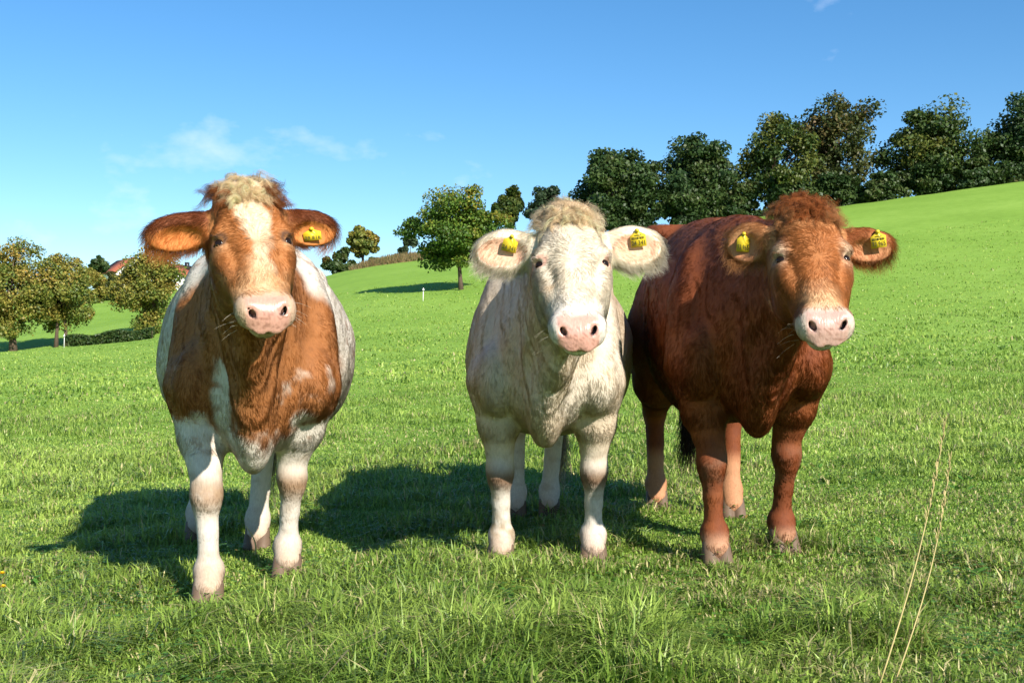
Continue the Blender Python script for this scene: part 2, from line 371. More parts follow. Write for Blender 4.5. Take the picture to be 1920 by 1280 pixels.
def smoothed(k, v, m=9):
    q = np.linspace(k[0], k[-1], 161); w = np.interp(q, k, v); w2 = np.convolve(np.pad(w, m, 'reflect', reflect_type='odd'), np.hanning(2 * m + 3)[1:-1] / np.hanning(2 * m + 3).sum(), 'valid'); return q, w2
def make_cow(cfg):
    sc = cfg['scale']; yaw = cfg['yaw']; ox, oy = cfg['pos']; oz = gz(ox, oy)
    Rw = rot('z', yaw); O = np.array([ox, oy, oz])
    loc = lambda P: (np.asarray(P, float) - O) @ Rw          # world -> cow
    wor = lambda P: np.asarray(P, float) @ Rw.T + O          # cow -> world
    # --- head frame (columns: u side, v poll->muzzle, n dorsal)
    p = cfg['pitch']; B = np.array([[1, 0, 0], [0, -math.sin(p), -math.cos(p)], [0, -math.cos(p), math.sin(p)]], float).T
    B = rot('z', cfg['head_yaw'] - yaw) @ rot('y', cfg['roll']) @ B
    hs = cfg['head_scale']
    eye = loc(at(*cfg['eyes']))
    H0 = eye - hs * (B @ np.array([0, 0.18, -0.015]))
    hp = lambda u, v, n: H0 + hs * (B @ np.array([u, v, n]))
    hc = lambda P: ((P - H0) @ B) / hs
    # --- ear frames
    ears = {}
    for s in (-1, 1):
        e = cfg['ears'][s]                                    # droop, sweep back, cup twist, length
        base = np.array([s * 0.112, e[5] if len(e) > 5 else 0.075, -0.075])
        ax = np.array([s * math.cos(e[0]) * math.cos(e[1]), math.sin(e[0]), -math.cos(e[0]) * math.sin(e[1])])
        # face-on normal mostly toward the viewer (dorsal+muzzle direction)
        nn = np.array([0.0, 0.55 + e[2], 0.80]); nn -= ax * (nn @ ax); nn /= np.linalg.norm(nn)
        up = -np.cross(nn, ax) * s
        Em = B @ np.stack([ax, up, nn], 1)
        ears[s] = (H0 + hs * (B @ base), Em, e[3] * hs, e[4] * hs)
    # --- grid
    hy = eye[1]; zt = eye[2]
    def axis(segs):
        out = [segs[0][0]]
        for a, b, st in segs:
            n = max(1, int(round((b - a) / st))); out += list(np.linspace(a, b, n + 1)[1:])
        return np.array(out)
    yh0, yh1 = hy - 0.34, hy + 0.26
    xh = eye[0]
    x0, x1 = min(-0.52 * sc, xh - 0.38), max(0.52 * sc, xh + 0.38)
    fd = Field(axis([(x0, x1, 0.0075)]), axis([(yh0, yh1, 0.006), (yh1, 1.62 * sc, 0.0125)]), axis([(-0.02, zt - 0.36, 0.011), (zt - 0.36, max(zt + 0.30, 1.36 * sc), 0.0065)]))
    # --- trunk
    wsc = cfg.get('width', 1.0)
    ty = np.array(TY) * sc; tw = np.array(TW) * sc * (wsc + cfg.get('rear', 0.0) * sstep(0.2, 0.7, np.array(TY))); ttp = np.array(TT) * sc + cfg.get('rise', 0.0) * sstep(0.1, 0.7, np.array(TY)); lf = cfg['lift']; tb = np.array(TB) * sc + lf * (1 - sstep(0.25, 0.6, np.array(TY)))
    def trunk(X, Y, Z):
        w = np.interp(Y, *smoothed(ty, tw)); a = np.interp(Y, *smoothed(ty, ttp)); b = np.interp(Y, *smoothed(ty, tb)); c = b + (a - b) * 0.46
        hh = np.where(Z > c, a - c, c - b); q = (np.abs(X / w) ** 2.25 + np.abs((Z - c) / hh) ** 2.1) ** (1 / 2.17)
        return np.maximum((q - 1) * np.minimum(w, hh) * 0.85, np.maximum(ty[0] - Y, Y - ty[-1]))
    fd.put(trunk, (-0.48 * sc, ty[0], 0.4 * sc), (0.48 * sc, ty[-1], 1.3 * sc), 0.05)
    S = lambda *v: np.array(v) * sc
    for s in (-1, 1):
        fd.ell(S(s * 0.205, 0.11, 0.90), S(0.090, 0.15, 0.29), rot('x', R(-16)) @ rot('y', R(s * -7)), 0.05)      # shoulder blade
        fd.ell(S(s * 0.195, -0.06, 0.73), S(0.080, 0.11, 0.13), None, 0.045)                  # point of shoulder
        fd.ell(S(s * 0.215, 1.10, 0.86), S(0.13, 0.22, 0.30), rot('x', R(12)), 0.08)        # thigh
        fd.ell(S(s * 0.20, 1.06, 1.17) + np.array([0, 0, cfg.get('rise', 0.0)]), S(0.09, 0.12, 0.06), None, 0.06)                    # hip bone
    fd.ell(S(0, -0.17, 0.60) + np.array([0, 0, lf]), S(0.070, 0.11, 0.15), None, 0.05)                             # brisket
    # --- neck and dewlap
    nb = hp(0, 0.05, -0.13); nt = hp(0, 0.16, -0.17)
    fd.cone(S(0, 0.16, 1.05), nb, 0.205 * sc, 0.115 * hs, 0.12, 0.72)
    fd.cone(S(0, 0.00, 0.86), nt, 0.215 * sc, 0.095 * hs, 0.12, 0.72)
    th = hp(0, 0.20, -0.235); mid = (th + S(0, -0.24, 0.66)) / 2 + np.array([0, 0.035, -0.01])
    fd.cone(th, mid, 0.034, 0.042, 0.07, 0.55); fd.cone(mid, S(0, -0.235, 0.66), 0.042, 0.055, 0.07, 0.6)
    fd.cone(S(0, -0.235, 0.66), S(0, -0.15, 0.475) + np.array([0, 0, lf]), 0.055, 0.05, 0.07, 0.6)
    for s in (-1, 1): fd.cone(S(s * 0.125, -0.235, 0.56), S(s * 0.150, -0.27, 0.92), 0.028, 0.035, 0.05, 1.0, True)   # groove beside the brisket
    # --- legs
    hooves = []
    for s, fx in ((-1, cfg['front'][0]), (1, cfg['front'][1])):
        h = loc(on_ground(*fx)) if len(fx) == 2 else loc(np.array(fx)); h[2] = loc((0, 0, gz(*wor(h)[:2])))[2]
        sh = S(s * 0.195, 0.02, 0.72); kn = np.array([h[0] * 0.80 + sh[0] * 0.20, h[1] * 0.78 + sh[1] * 0.22 - 0.012, h[2] + 0.375 * sc]); ft = h + np.array([0, 0.015, 0.115 * sc])
        fd.cone(sh, kn * 0.45 + sh * 0.55, 0.110 * sc, 0.078 * sc, 0.045); fd.cone(kn * 0.45 + sh * 0.55, kn + np.array([0, 0, 0.05]), 0.078 * sc, 0.054 * sc, 0.03)
        fd.ell(kn, S(0.058, 0.060, 0.062), None, 0.02); fd.ell(kn + np.array([0, -0.02, -0.01]), S(0.045, 0.045, 0.05), None, 0.015)
        fd.cone(kn - np.array([0, 0, 0.05 * sc]), (kn + ft) / 2, 0.044 * sc, 0.034 * sc, 0.025); fd.cone((kn + ft) / 2, ft, 0.034 * sc, 0.039 * sc, 0.02)
        fd.ell(ft, S(0.053, 0.055, 0.046), None, 0.02)
        for q in (-1, 1): fd.ell(ft + S(q * 0.028, 0.048, -0.022), S(0.016, 0.016, 0.022), None, 0.012)
        fd.cone(ft, h + np.array([0, -0.025, 0.062]), 0.045 * sc, 0.050 * sc, 0.02)
        hooves.append(h + np.array([0, -0.022, 0.0]))
    for s, fx in ((-1, cfg['hind'][0]), (1, cfg['hind'][1])):
        h = loc(on_ground(*fx)) if len(fx) == 2 else loc(np.array(fx)); h[2] = loc((0, 0, gz(*wor(h)[:2])))[2]
        st = S(s * 0.21, 0.98, 0.72); hk = np.array([h[0] * 0.85 + s * 0.19 * sc * 0.15, h[1] + 0.085, h[2] + 0.47 * sc]); ft = h + np.array([0, 0.02, 0.12 * sc])
        fd.cone(S(s * 0.2, 1.12, 0.85), st * 0.6 + hk * 0.4, 0.15 * sc, 0.10 * sc, 0.07); fd.cone(st * 0.6 + hk * 0.4, hk, 0.10 * sc, 0.055 * sc, 0.05)
        fd.ell(hk, S(0.046, 0.062, 0.07), None, 0.03)
        fd.cone(hk, ft, 0.047 * sc, 0.040 * sc, 0.03); fd.ell(ft, S(0.050, 0.052, 0.05), None, 0.03)
        fd.cone(ft, h + np.array([0, -0.02, 0.062]), 0.045 * sc, 0.050 * sc, 0.02)
        hooves.append(h + np.array([0, -0.018, 0.0]))
    # --- tail
    tl = [S(0, 1.38, 1.19), S(0, 1.50, 1.10), S(0.01, 1.53, 0.85), S(cfg.get('tail', 0.03), 1.50, 0.60), S(cfg.get('tail', 0.03), 1.48, 0.40)]
    for a, b, r0, r1 in zip(tl[:-1], tl[1:], (0.04, 0.03, 0.024, 0.028), (0.03, 0.024, 0.024, 0.016)): fd.cone(a, b, r0, r1, 0.03)
    # --- head
    def head(X, Y, Z):
        P = [((X - H0[0]) * B[0, j] + (Y - H0[1]) * B[1, j] + (Z - H0[2]) * B[2, j]) / hs for j in range(3)]
        u, v, n = P; w = np.interp(v, *smoothed(HV, HW, 6)); a = np.interp(v, *smoothed(HV, HT, 6)); b = np.interp(v, *smoothed(HV, HB, 6))
        c = a - (a - b) * 0.42; hh = np.where(n > c, a - c, c - b); w = w * (1 - 0.26 * smooth01((c - n) / hh)) * (1 - np.interp(v, [0, 0.12, 0.18, 0.25, 0.35, 0.43], [0, 0.06, 0.14, 0.34, 0.34, 0.10]) * smooth01((n - c) / hh))
        ex = 2.3 + 0.9 * smooth01((v - 0.12) / 0.08) * (n > c); q = (np.abs(u / w) ** ex + np.abs((n - c) / hh) ** ex) ** (1 / ex)
        return hs * np.maximum((q - 1) * np.minimum(w, hh) * 0.8, np.maximum(HV[0] - v, v - HV[-1]))
    cn = [hp(a, b, c) for a in (-0.14, 0.14) for b in (-0.04, 0.51) for c in (-0.27, 0.03)]
    fd.put(head, np.min(cn, 0), np.max(cn, 0), 0.045)
    hr = np.array
    E = lambda c, r, k=0.02, sub=False, Rl=np.eye(3): fd.ell(hp(*c), hr(r) * hs, B @ Rl, k, sub)
    pu = cfg['poll_up']; E((0, 0.005 - pu, -0.042), (0.076, 0.05, 0.048), 0.05)                     # poll
    E((0, 0.10, -0.02), (0.085, 0.08, 0.04), 0.04)                       # forehead
    E((0, 0.428, -0.048), (0.066, 0.052, 0.038), 0.03)                  # muzzle
    E((0, 0.420, -0.116), (0.046, 0.050, 0.025), 0.012)                   # lower lip and chin
    for s in (-1, 1): E((s * 0.042, 0.440, -0.064), (0.034, 0.036, 0.019), 0.015)   # upper lip
    for s in (-1, 1):
        E((s * 0.092, 0.150, -0.024), (0.026, 0.024, 0.022), 0.03)       # brow
        E((s * 0.092, 0.212, -0.062), (0.024, 0.045, 0.028), 0.03)         # cheek bone
        E((s * 0.070, 0.235, -0.155), (0.035, 0.085, 0.07), 0.05)        # jaw muscle
        E((s * 0.050, 0.425, -0.040), (0.026, 0.036, 0.032), 0.03)       # nostril wing
        E((s * 0.094, 0.163, -0.028), (0.020, 0.013, 0.020), 0.012); E((s * 0.095, 0.204, -0.040), (0.018, 0.010, 0.018), 0.012); E((s * 0.108, 0.184, -0.026), (0.017, 0.0125, 0.019), 0.006, True); E((s * 0.118, 0.105, -0.030), (0.014, 0.03, 0.022), 0.03, True); E((s * 0.080, 0.240, -0.050), (0.016, 0.06, 0.016), 0.03)
        for du, dv, dn, r in ((0.037, 0.462, -0.036, 0.0056), (0.044, 0.455, -0.028, 0.0068), (0.051, 0.445, -0.026, 0.0058), (0.057, 0.433, -0.028, 0.0042)):
            E((s * du, dv, dn), (r, r * 1.25, r * 2.6), 0.008, True)
    E((0, 0.474, -0.084), (0.075, 0.040, 0.0055), 0.008, True)          # mouth line
    E((0, 0.492, -0.080), (0.003, 0.008, 0.018), 0.012, True)            # philtrum
    # --- ears
    for s in (-1, 1):
        b0, Em, Lh, hh = ears[s]
        c = b0 + Em @ np.array([Lh * 0.5, 0, 0])
        fd.ell(c, (Lh * 0.60, hh, 0.026), Em, 0.03)
        fd.cone(b0 - Em @ np.array([0.02, 0, 0.01]), b0 + Em @ np.array([Lh * 0.2, 0, -0.005]), 0.038, 0.036, 0.03)
        fd.ell(c + Em @ np.array([Lh * 0.06, -hh * cfg['cup'], 0.026]), (Lh * 0.44, hh * 0.62, 0.024), Em, 0.012, True)
    V, F = fd.net(); V = relax(V, F, 2, 0.5)
    # loose skin: upright folds on neck and chest, shallow muscle unevenness elsewhere
    Nn = vnormals(V, F); Q = hc(V); notHead = sstep(0.24, 0.32, np.linalg.norm(V - hp(0, 0.2, -0.1), axis=1))
    fold = (1 - np.abs(2 * vnoise(V * np.array([1, 0.5, 0.16]) + 0.05 * vnoise(V, 6, 3)[:, None], 26, 17) - 1)) ** 2
    reg_f = sstep(0.06, -0.10, V[:, 1] / sc) * sstep(0.48, 0.62, V[:, 2] / sc) * notHead
    legz = sstep(0.5, 0.7, V[:, 2] / sc)
    V = V + Nn * (reg_f * 0.0035 * (fold - 0.4) + notHead * legz * 0.022 * (fbm(V, 5.5, 57, 2) - 0.5) + notHead * 0.003 * (fbm(V, 22, 67, 2) - 0.5))[:, None]
    # keep the largest connected piece only
    Nn = vnormals(V, F)
    # --- root and skin
    root = empty('cow', tuple(O), yaw); tag(root, cfg['label'], 'cow', 'cows standing in the pasture')
    me = mesh('body', V, F, True)
    reg = regions(V, hc, ears, hs, sc, cfg['cup'])
    colr, wet, hl, dens = cfg['coat'](V, reg, Nn)
    attr_color(me, 'coat', colr, 'POINT'); attr_float(me, 'wet', wet, 'POINT')
    add('body', me, M['coat_skin'], root)
    for h in hooves:
        ho = add('hoof', HOOF, None, root); ho.location = h; ho.scale = (sc * 0.98,) * 3; ho.rotation_euler = (0, 0, random.uniform(-.1, .1))
    # --- eyes
    for s in (-1, 1):
        fe = Field(*[np.arange(-0.024, 0.0241, 0.002)] * 3); fe.ell((0, 0, 0), (0.0190, 0.0190, 0.0170), None, 0.002); ev, ef = fe.net()
        eo = add('eye', mesh('eye', relax(ev, ef, 2), ef, True), M['eye'], root); eo.location = hp(s * 0.0925, 0.184, -0.0345); eo.scale = (hs,) * 3
    # --- ear tags, laid on the ear where the ray meets it
    Vw = wor(V); tags = []
    for (px, py, tw_, th_, rl, txt, bar) in cfg['tags']:
        d = ray(px, py); T = Vw[:, 1]; off = np.hypot(Vw[:, 0] - d[0] * T, Vw[:, 2] - CAM_Z - d[2] * T)
        near = off < 0.014
        Yd = (np.min(T[near]) if near.any() else T[np.argmin(off)]) - 0.010
        c = at(px, py, Yd); tags.append((c, max(tw_, th_)))
        ear_tag(root, loc(c), cfg['head_yaw'] * 0.6 + cfg.get('tag_turn', 0) - yaw, tw_, th_, rl, txt, bar)
    # --- coat
    fur(root, V, F, Nn, reg, cfg, yaw, Rw, hc, B, H0, hs, ears, [(loc(c), r) for c, r in tags], tl)
    return root

def regions(P, hc, ears, hs, sc, cup=0.2):
    Q = hc(P); u, v, n = Q.T
    w = np.interp(v, HV, HW); a = np.interp(v, HV, HT); b = np.interp(v, HV, HB); c = (a + b) / 2
    q = np.sqrt((u / (w + 0.03)) ** 2 + ((n - c) / ((a - b) / 2 + 0.03)) ** 2)
    head = (((v > -0.05) & (v < 0.54) & (q < 1.12)) | ((u / 0.095) ** 2 + ((v + 0.03) / 0.085) ** 2 + ((n + 0.045) / 0.075) ** 2 < 1)).astype(float)
    ear = np.zeros(len(P)); inner = np.zeros(len(P)); eout = np.zeros(len(P)); eup = np.zeros(len(P)); side = np.zeros(len(P))
    for s in (-1, 1):
        b0, Em, Lh, hh = ears[s]; e = (P - b0) @ Em
        m = (e[:, 0] > 0.0) & (e[:, 0] < Lh * 1.25) & (np.abs(e[:, 1]) < hh * 1.3) & (np.abs(e[:, 2]) < 0.06)
        ear[m] = 1; side[m] = s; eout[m] = e[m, 0] / Lh; eup[m] = e[m, 1] / hh
        inn = m & (e[:, 2] > -0.004) & (((e[:, 0] - Lh * 0.56) / (Lh * 0.47)) ** 2 + ((e[:, 1] + hh * cup) / (hh * 0.66)) ** 2 < 1)
        inner[inn] = 1
    head[ear > 0] = 0
    return dict(u=u, v=v, n=n, head=head, ear=ear, inner=inner, eout=eout, eup=eup, side=side, x=P[:, 0] / sc, y=P[:, 1] / sc, z=P[:, 2] / sc)

def mixc(a, b, t):
    t = np.clip(t, 0, 1)[:, None]; return a * (1 - t) + np.asarray(b)[None] * t
def blob(r, u, v, ru, rv): return np.exp(-(((np.abs(r['u']) - u) / ru) ** 2 + ((r['v'] - v) / rv) ** 2))
def common(C, r, P, pale, pink):
    """muzzle, nose leather, eyelids; returns colour, wetness, hair length, density"""
    hd = r['head'] > 0; u, v, n = r['u'], r['v'], r['n']
    nz = fbm(P, 60, 5)
    pad = sstep(0.405, 0.425, v + 0.012 * (nz - 0.5)) * sstep(-0.080, -0.072, n) * (1 - sstep(0.054, 0.066, np.abs(u))) * hd
    sur = sstep(0.375, 0.425, v + 0.05 * (nz - 0.5)) * hd
    C = mixc(C, pale, sur * 0.9); C = mixc(C, pink, pad)
    C = mixc(C, (0.20, 0.09, 0.06), pad * sstep(0.62, 0.75, vnoise(P, 130, 9)) * 0.6 * sstep(0.44, 0.46, v))
    nos = np.minimum.reduce([np.hypot(np.abs(u) - a, (v - b) / 1.25) for a, b in ((0.037, 0.463), (0.044, 0.455), (0.051, 0.445))])
    C = mixc(C, (0.018, 0.008, 0.007), (1 - sstep(0.005, 0.0088, nos)) * hd * (n < -0.021))  # shade inside the nostril hollows painted in as near black
    mouth = hd * (v > 0.455) * np.exp(-((n + 0.084) / 0.009) ** 2); C = mixc(C, (0.05, 0.035, 0.025), mouth * 0.9)
    lid = hd * np.exp(-((np.hypot((np.abs(u) - 0.099) * 0.9, (v - 0.184) * 1.25) - 0.016) / 0.0075) ** 2); 
    hl = np.where(hd, 0.020, 0.024); hl = np.where(hd & (sur > 0.5), 0.008, hl)
    hl = hl * (1 - pad); hl = np.where(hd & (nos < 0.013), 0, hl)
    dens = np.where(hd, 12.0, 6.0); dens = np.where(pad > 0.5, 0, dens)
    dens = np.where(r['y'] > 0.6, 2.4, dens)
    # around the eye the hair is short
    ed = np.hypot(np.abs(u) - 0.099, (v - 0.184) * 1.2); hl = np.where(hd & (ed < 0.035), hl * np.clip(ed / 0.035, 0.15, 1), hl); dens = np.where(hd & (ed < 0.021) & (n > -0.09), 0, dens)
    # legs
    lg = r['z'] < 0.5; hl = np.where(lg & ~hd, 0.014, hl); dens = np.where(lg & ~hd & (r['y'] < 0.6), 7.0, dens)
    hl = np.where(r['z'] < 0.10, 0.018, hl)
    # ears
    er = r['ear'] > 0; hl = np.where(er, 0.030, hl); dens = np.where(er, 12.0, dens); hl = np.where(r['inner'] > 0, 0.022, hl); dens = np.where(r['inner'] > 0, 5.0, dens)
    hl = np.where(er & (r['inner'] == 0) & (r['eout'] > 0.15), 0.020 + 0.030 * sstep(0.3, -0.7, r['eup']) + 0.014 * sstep(0.6, 1.0, r['eout']), hl)
    return C, pad, hl, dens, lid

def coat_pied(P, r, Nn):
    x, y, z, u, v = r['x'], r['y'], r['z'], r['u'], r['v']; n1 = fbm(P, 7, 21); n2 = fbm(P, 26, 31); hd = (r['head'] + r['ear']) > 0
    br = np.array([0.30, 0.112, 0.032]); wh = np.array([0.56, 0.50, 0.42])
    C = np.tile(wh, (len(P), 1))
    yb = np.interp(z, [0.5, 0.75, 0.95, 1.08, 1.2], [0.34, 0.30, 0.16, -0.02, -0.16])
    zb = 0.66 - 0.13 * np.exp(-((x - 0.06) / 0.10) ** 2) * (y < 0.05)
    body = sstep(0.06, -0.06, y - yb + 0.22 * (n1 - 0.5) + 0.06 * (n2 - 0.5)) * sstep(-0.06, 0.05, z - zb + 0.62 * (fbm(P * np.array([1, 1, 0.45]), 8.5, 91, 2) - 0.5) + 0.20 * (n2 - 0.5)) * sstep(0.50, 0.58, z + 0.10 * (n2 - 0.5))
    C = mixc(C, br * 0.92, body); C = mixc(C, br * 0.8, (1 - body) * (z > 0.5) * sstep(0.66, 0.72, n2) * 0.5)
    C = mixc(C, br * 0.62, body * sstep(0.45, 0.7, n2) * 0.5)
    H = np.tile(br * 1.12, (len(P), 1)); H = mixc(H, br * 0.62, sstep(0.10, 0.0, v) * 0.7); H = mixc(H, (0.58, 0.36, 0.19), sstep(0.26, 0.38, v + 0.1 * (n2 - 0.5)) * 0.65)
    H = mixc(H, (0.58, 0.36, 0.19), blob(r, 0.108, 0.205, 0.03, 0.02) * 0.5)
    bl = sstep(0.058, 0.042, np.abs(u + 0.006 - 0.02 * sstep(0.1, 0.2, v)) + 0.055 * (n2 - 0.5) - 0.014 * sstep(0.05, 0, v) + 0.026 * sstep(0.08, 0.24, v)) * sstep(0.33, 0.24, v + 0.12 * (n2 - 0.5)) * (1 - 0.55 * np.exp(-((v - 0.215) / 0.025) ** 2))
    H = mixc(H, (0.60, 0.48, 0.33), bl); H = mixc(H, (0.52, 0.36, 0.21), sstep(0.045, 0.010, np.abs(u) + 0.05 * (n2 - 0.5)) * sstep(0.24, 0.30, v + 0.06 * (n1 - 0.5)) * 0.75)
    H = mixc(H, (0.62, 0.53, 0.38), sstep(-0.13, -0.17, r['n']) * sstep(0.33, 0.40, v))
    C = np.where(hd[:, None], H, C)
    C = np.where((r['ear'] > 0)[:, None], mixc(np.tile(np.array([0.36, 0.13, 0.038]), (len(P), 1)), (0.16, 0.045, 0.014), sstep(-0.1, 0.5, r['eup'])), C); C = np.where((r['inner'] > 0)[:, None], np.array([0.52, 0.18, 0.045])[None], C)  # inner ear: sunlit orange glow is put into the colour
    kn = np.exp(-((z - 0.36) / 0.055) ** 2) * (y < 0.6) * (Nn[:, 1] < 0.2) * (z < 0.5); C = mixc(C, (0.27, 0.16, 0.085), kn * sstep(0.20, 0.42, n1 + 0.25 * (n2 - .5)) * 0.95)
    C = mixc(C, (0.40, 0.27, 0.17), sstep(0.22, 0.06, z + 0.12 * (n2 - 0.5)) * 0.75); C = mixc(C, (0.34, 0.25, 0.16), (z < 0.5) * sstep(0.52, 0.72, n2) * 0.45)
    C, pad, hl, dens, lid = common(C, r, P, (0.42, 0.29, 0.20), (0.46, 0.24, 0.18)); C = mixc(C, (0.06, 0.03, 0.02), lid * 0.9)
    return C, pad, hl, dens
def coat_cream(P, r, Nn):
    x, y, z, u, v = r['x'], r['y'], r['z'], r['u'], r['v']; n1 = fbm(P, 6, 41); n2 = fbm(P, 26, 51); hd = (r['head'] + r['ear']) > 0
    C = np.tile(np.array([0.54, 0.435, 0.315]), (len(P), 1)); C = mixc(C, (0.57, 0.50, 0.405), sstep(0.4, 0.65, n1) * 0.8)
    C = mixc(C, (0.50, 0.39, 0.28), sstep(0.5, 0.75, n2) * 0.15)
    C = mixc(C, (0.56, 0.51, 0.43), sstep(0.5, 0.35, z))
    H = np.tile(np.array([0.56, 0.48, 0.37]), (len(P), 1)); H = mixc(H, (0.44, 0.31, 0.17), sstep(0.11, 0.04, v + 0.05 * (n2 - 0.5)) * 0.75); H = mixc(H, (0.60, 0.55, 0.48), sstep(0.28, 0.38, v) * 0.8)
    H = mixc(H, (0.42, 0.28, 0.16), np.exp(-(((u + 0.070) / 0.022) ** 2 + ((v - 0.29) / 0.06) ** 2)) * sstep(0.35, 0.6, n2) * 0.8)
    C = np.where(hd[:, None], H, C); C = np.where((r['ear'] > 0)[:, None], np.array([0.70, 0.62, 0.49])[None], C); C = np.where((r['inner'] > 0)[:, None], np.array([0.66, 0.40, 0.27])[None], C)
    kn = np.exp(-((z - 0.345) / 0.05) ** 2) * (y < 0.6) * (Nn[:, 1] < 0.3); C = mixc(C, (0.16, 0.085, 0.042), kn * sstep(0.22, 0.42, n1 + 0.3 * (n2 - .5)) * 0.95)
    C = mixc(C, (0.22, 0.15, 0.065), np.exp(-((z - 0.15) / 0.06) ** 2) * (x < 0.05) * (y < 0.6) * sstep(0.3, 0.6, n2) * 0.85); C = mixc(C, (0.42, 0.27, 0.18), sstep(0.18, 0.06, z + 0.10 * (n2 - 0.5)) * 0.7); C = mixc(C, (0.34, 0.25, 0.16), (z < 0.5) * sstep(0.54, 0.74, n2) * 0.4)
    C, pad, hl, dens, lid = common(C, r, P, (0.57, 0.51, 0.44), (0.54, 0.28, 0.22)); C = mixc(C, (0.60, 0.30, 0.22), lid * 0.9)
    return C, pad, hl, dens
def coat_red(P, r, Nn):
    x, y, z, u, v = r['x'], r['y'], r['z'], r['u'], r['v']; n1 = fbm(P, 6, 61); n2 = fbm(P, 26, 71); hd = (r['head'] + r['ear']) > 0
    C = np.tile(np.array([0.150, 0.036, 0.008]), (len(P), 1)); C = mixc(C, (0.205, 0.056, 0.012), sstep(0.4, 0.7, n1) * 0.8); C = mixc(C, (0.10, 0.025, 0.009), sstep(0.5, 0.75, n2) * 0.4)
    H = np.tile(np.array([0.33, 0.118, 0.034]), (len(P), 1)); H = mixc(H, (0.43, 0.22, 0.09), sstep(0.13, 0.06, v) * 0.6); H = mixc(H, (0.58, 0.37, 0.20), sstep(0.27, 0.36, v + 0.08 * (n2 - .5)) * 0.8 * sstep(0.075, 0.03, np.abs(u)))
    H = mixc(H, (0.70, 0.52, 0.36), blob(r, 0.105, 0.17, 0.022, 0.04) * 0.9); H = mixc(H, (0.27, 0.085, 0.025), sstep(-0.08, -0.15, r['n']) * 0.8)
    H = mixc(H, (0.30, 0.10, 0.03), sstep(0.03, 0.0, v) * 0.8)
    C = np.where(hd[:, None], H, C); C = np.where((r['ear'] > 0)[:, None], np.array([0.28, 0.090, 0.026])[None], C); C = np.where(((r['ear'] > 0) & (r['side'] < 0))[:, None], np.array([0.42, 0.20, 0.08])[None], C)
    C = np.where((r['inner'] > 0)[:, None], np.array([0.46, 0.20, 0.09])[None], C)
    kn = np.exp(-((z - 0.34) / 0.06) ** 2) * (y < 0.6); C = mixc(C, (0.13, 0.075, 0.042), kn * sstep(0.4, 0.6, n1 + 0.3 * (n2 - .5)) * 0.8)
    C = mixc(C, (0.50, 0.29, 0.17), sstep(0.13, 0.06, z) * 0.75); C = mixc(C, (0.42, 0.20, 0.10), sstep(0.34, 0.25, z) * (y > 0.6) * 0.9)
    C, pad, hl, dens, lid = common(C, r, P, (0.50, 0.42, 0.35), (0.46, 0.28, 0.23)); C = mixc(C, (0.10, 0.04, 0.02), lid * 0.8)
    hl = hl * 1.1
    return C, pad, hl, dens

def strands(name, root, Pl, rad, colr, nor, mat='fur'):
    """Pl (n,k,3) strand points in the parent's space"""
    n, k, _ = Pl.shape
    hcv = bpy.data.hair_curves.new(name); hcv.add_curves([k] * n)
    hcv.attributes['position'].data.foreach_set('vector', np.ascontiguousarray(Pl, np.float32).ravel())
    ra = hcv.attributes.get('radius') or hcv.attributes.new('radius', 'FLOAT', 'POINT'); ra.data.foreach_set('value', np.ascontiguousarray(rad, np.float32).ravel())
    a = hcv.attributes.new('tint', 'FLOAT_COLOR', 'CURVE'); a.data.foreach_set('color', np.concatenate([colr, np.ones((n, 1))], 1).astype(np.float32).ravel())
    a = hcv.attributes.new('snor', 'FLOAT_VECTOR', 'CURVE'); a.data.foreach_set('vector', nor.astype(np.float32).ravel())
    return add(name, hcv, M[mat], root)
def unit(a): return a / (np.linalg.norm(a, axis=-1, keepdims=True) + 1e-9)

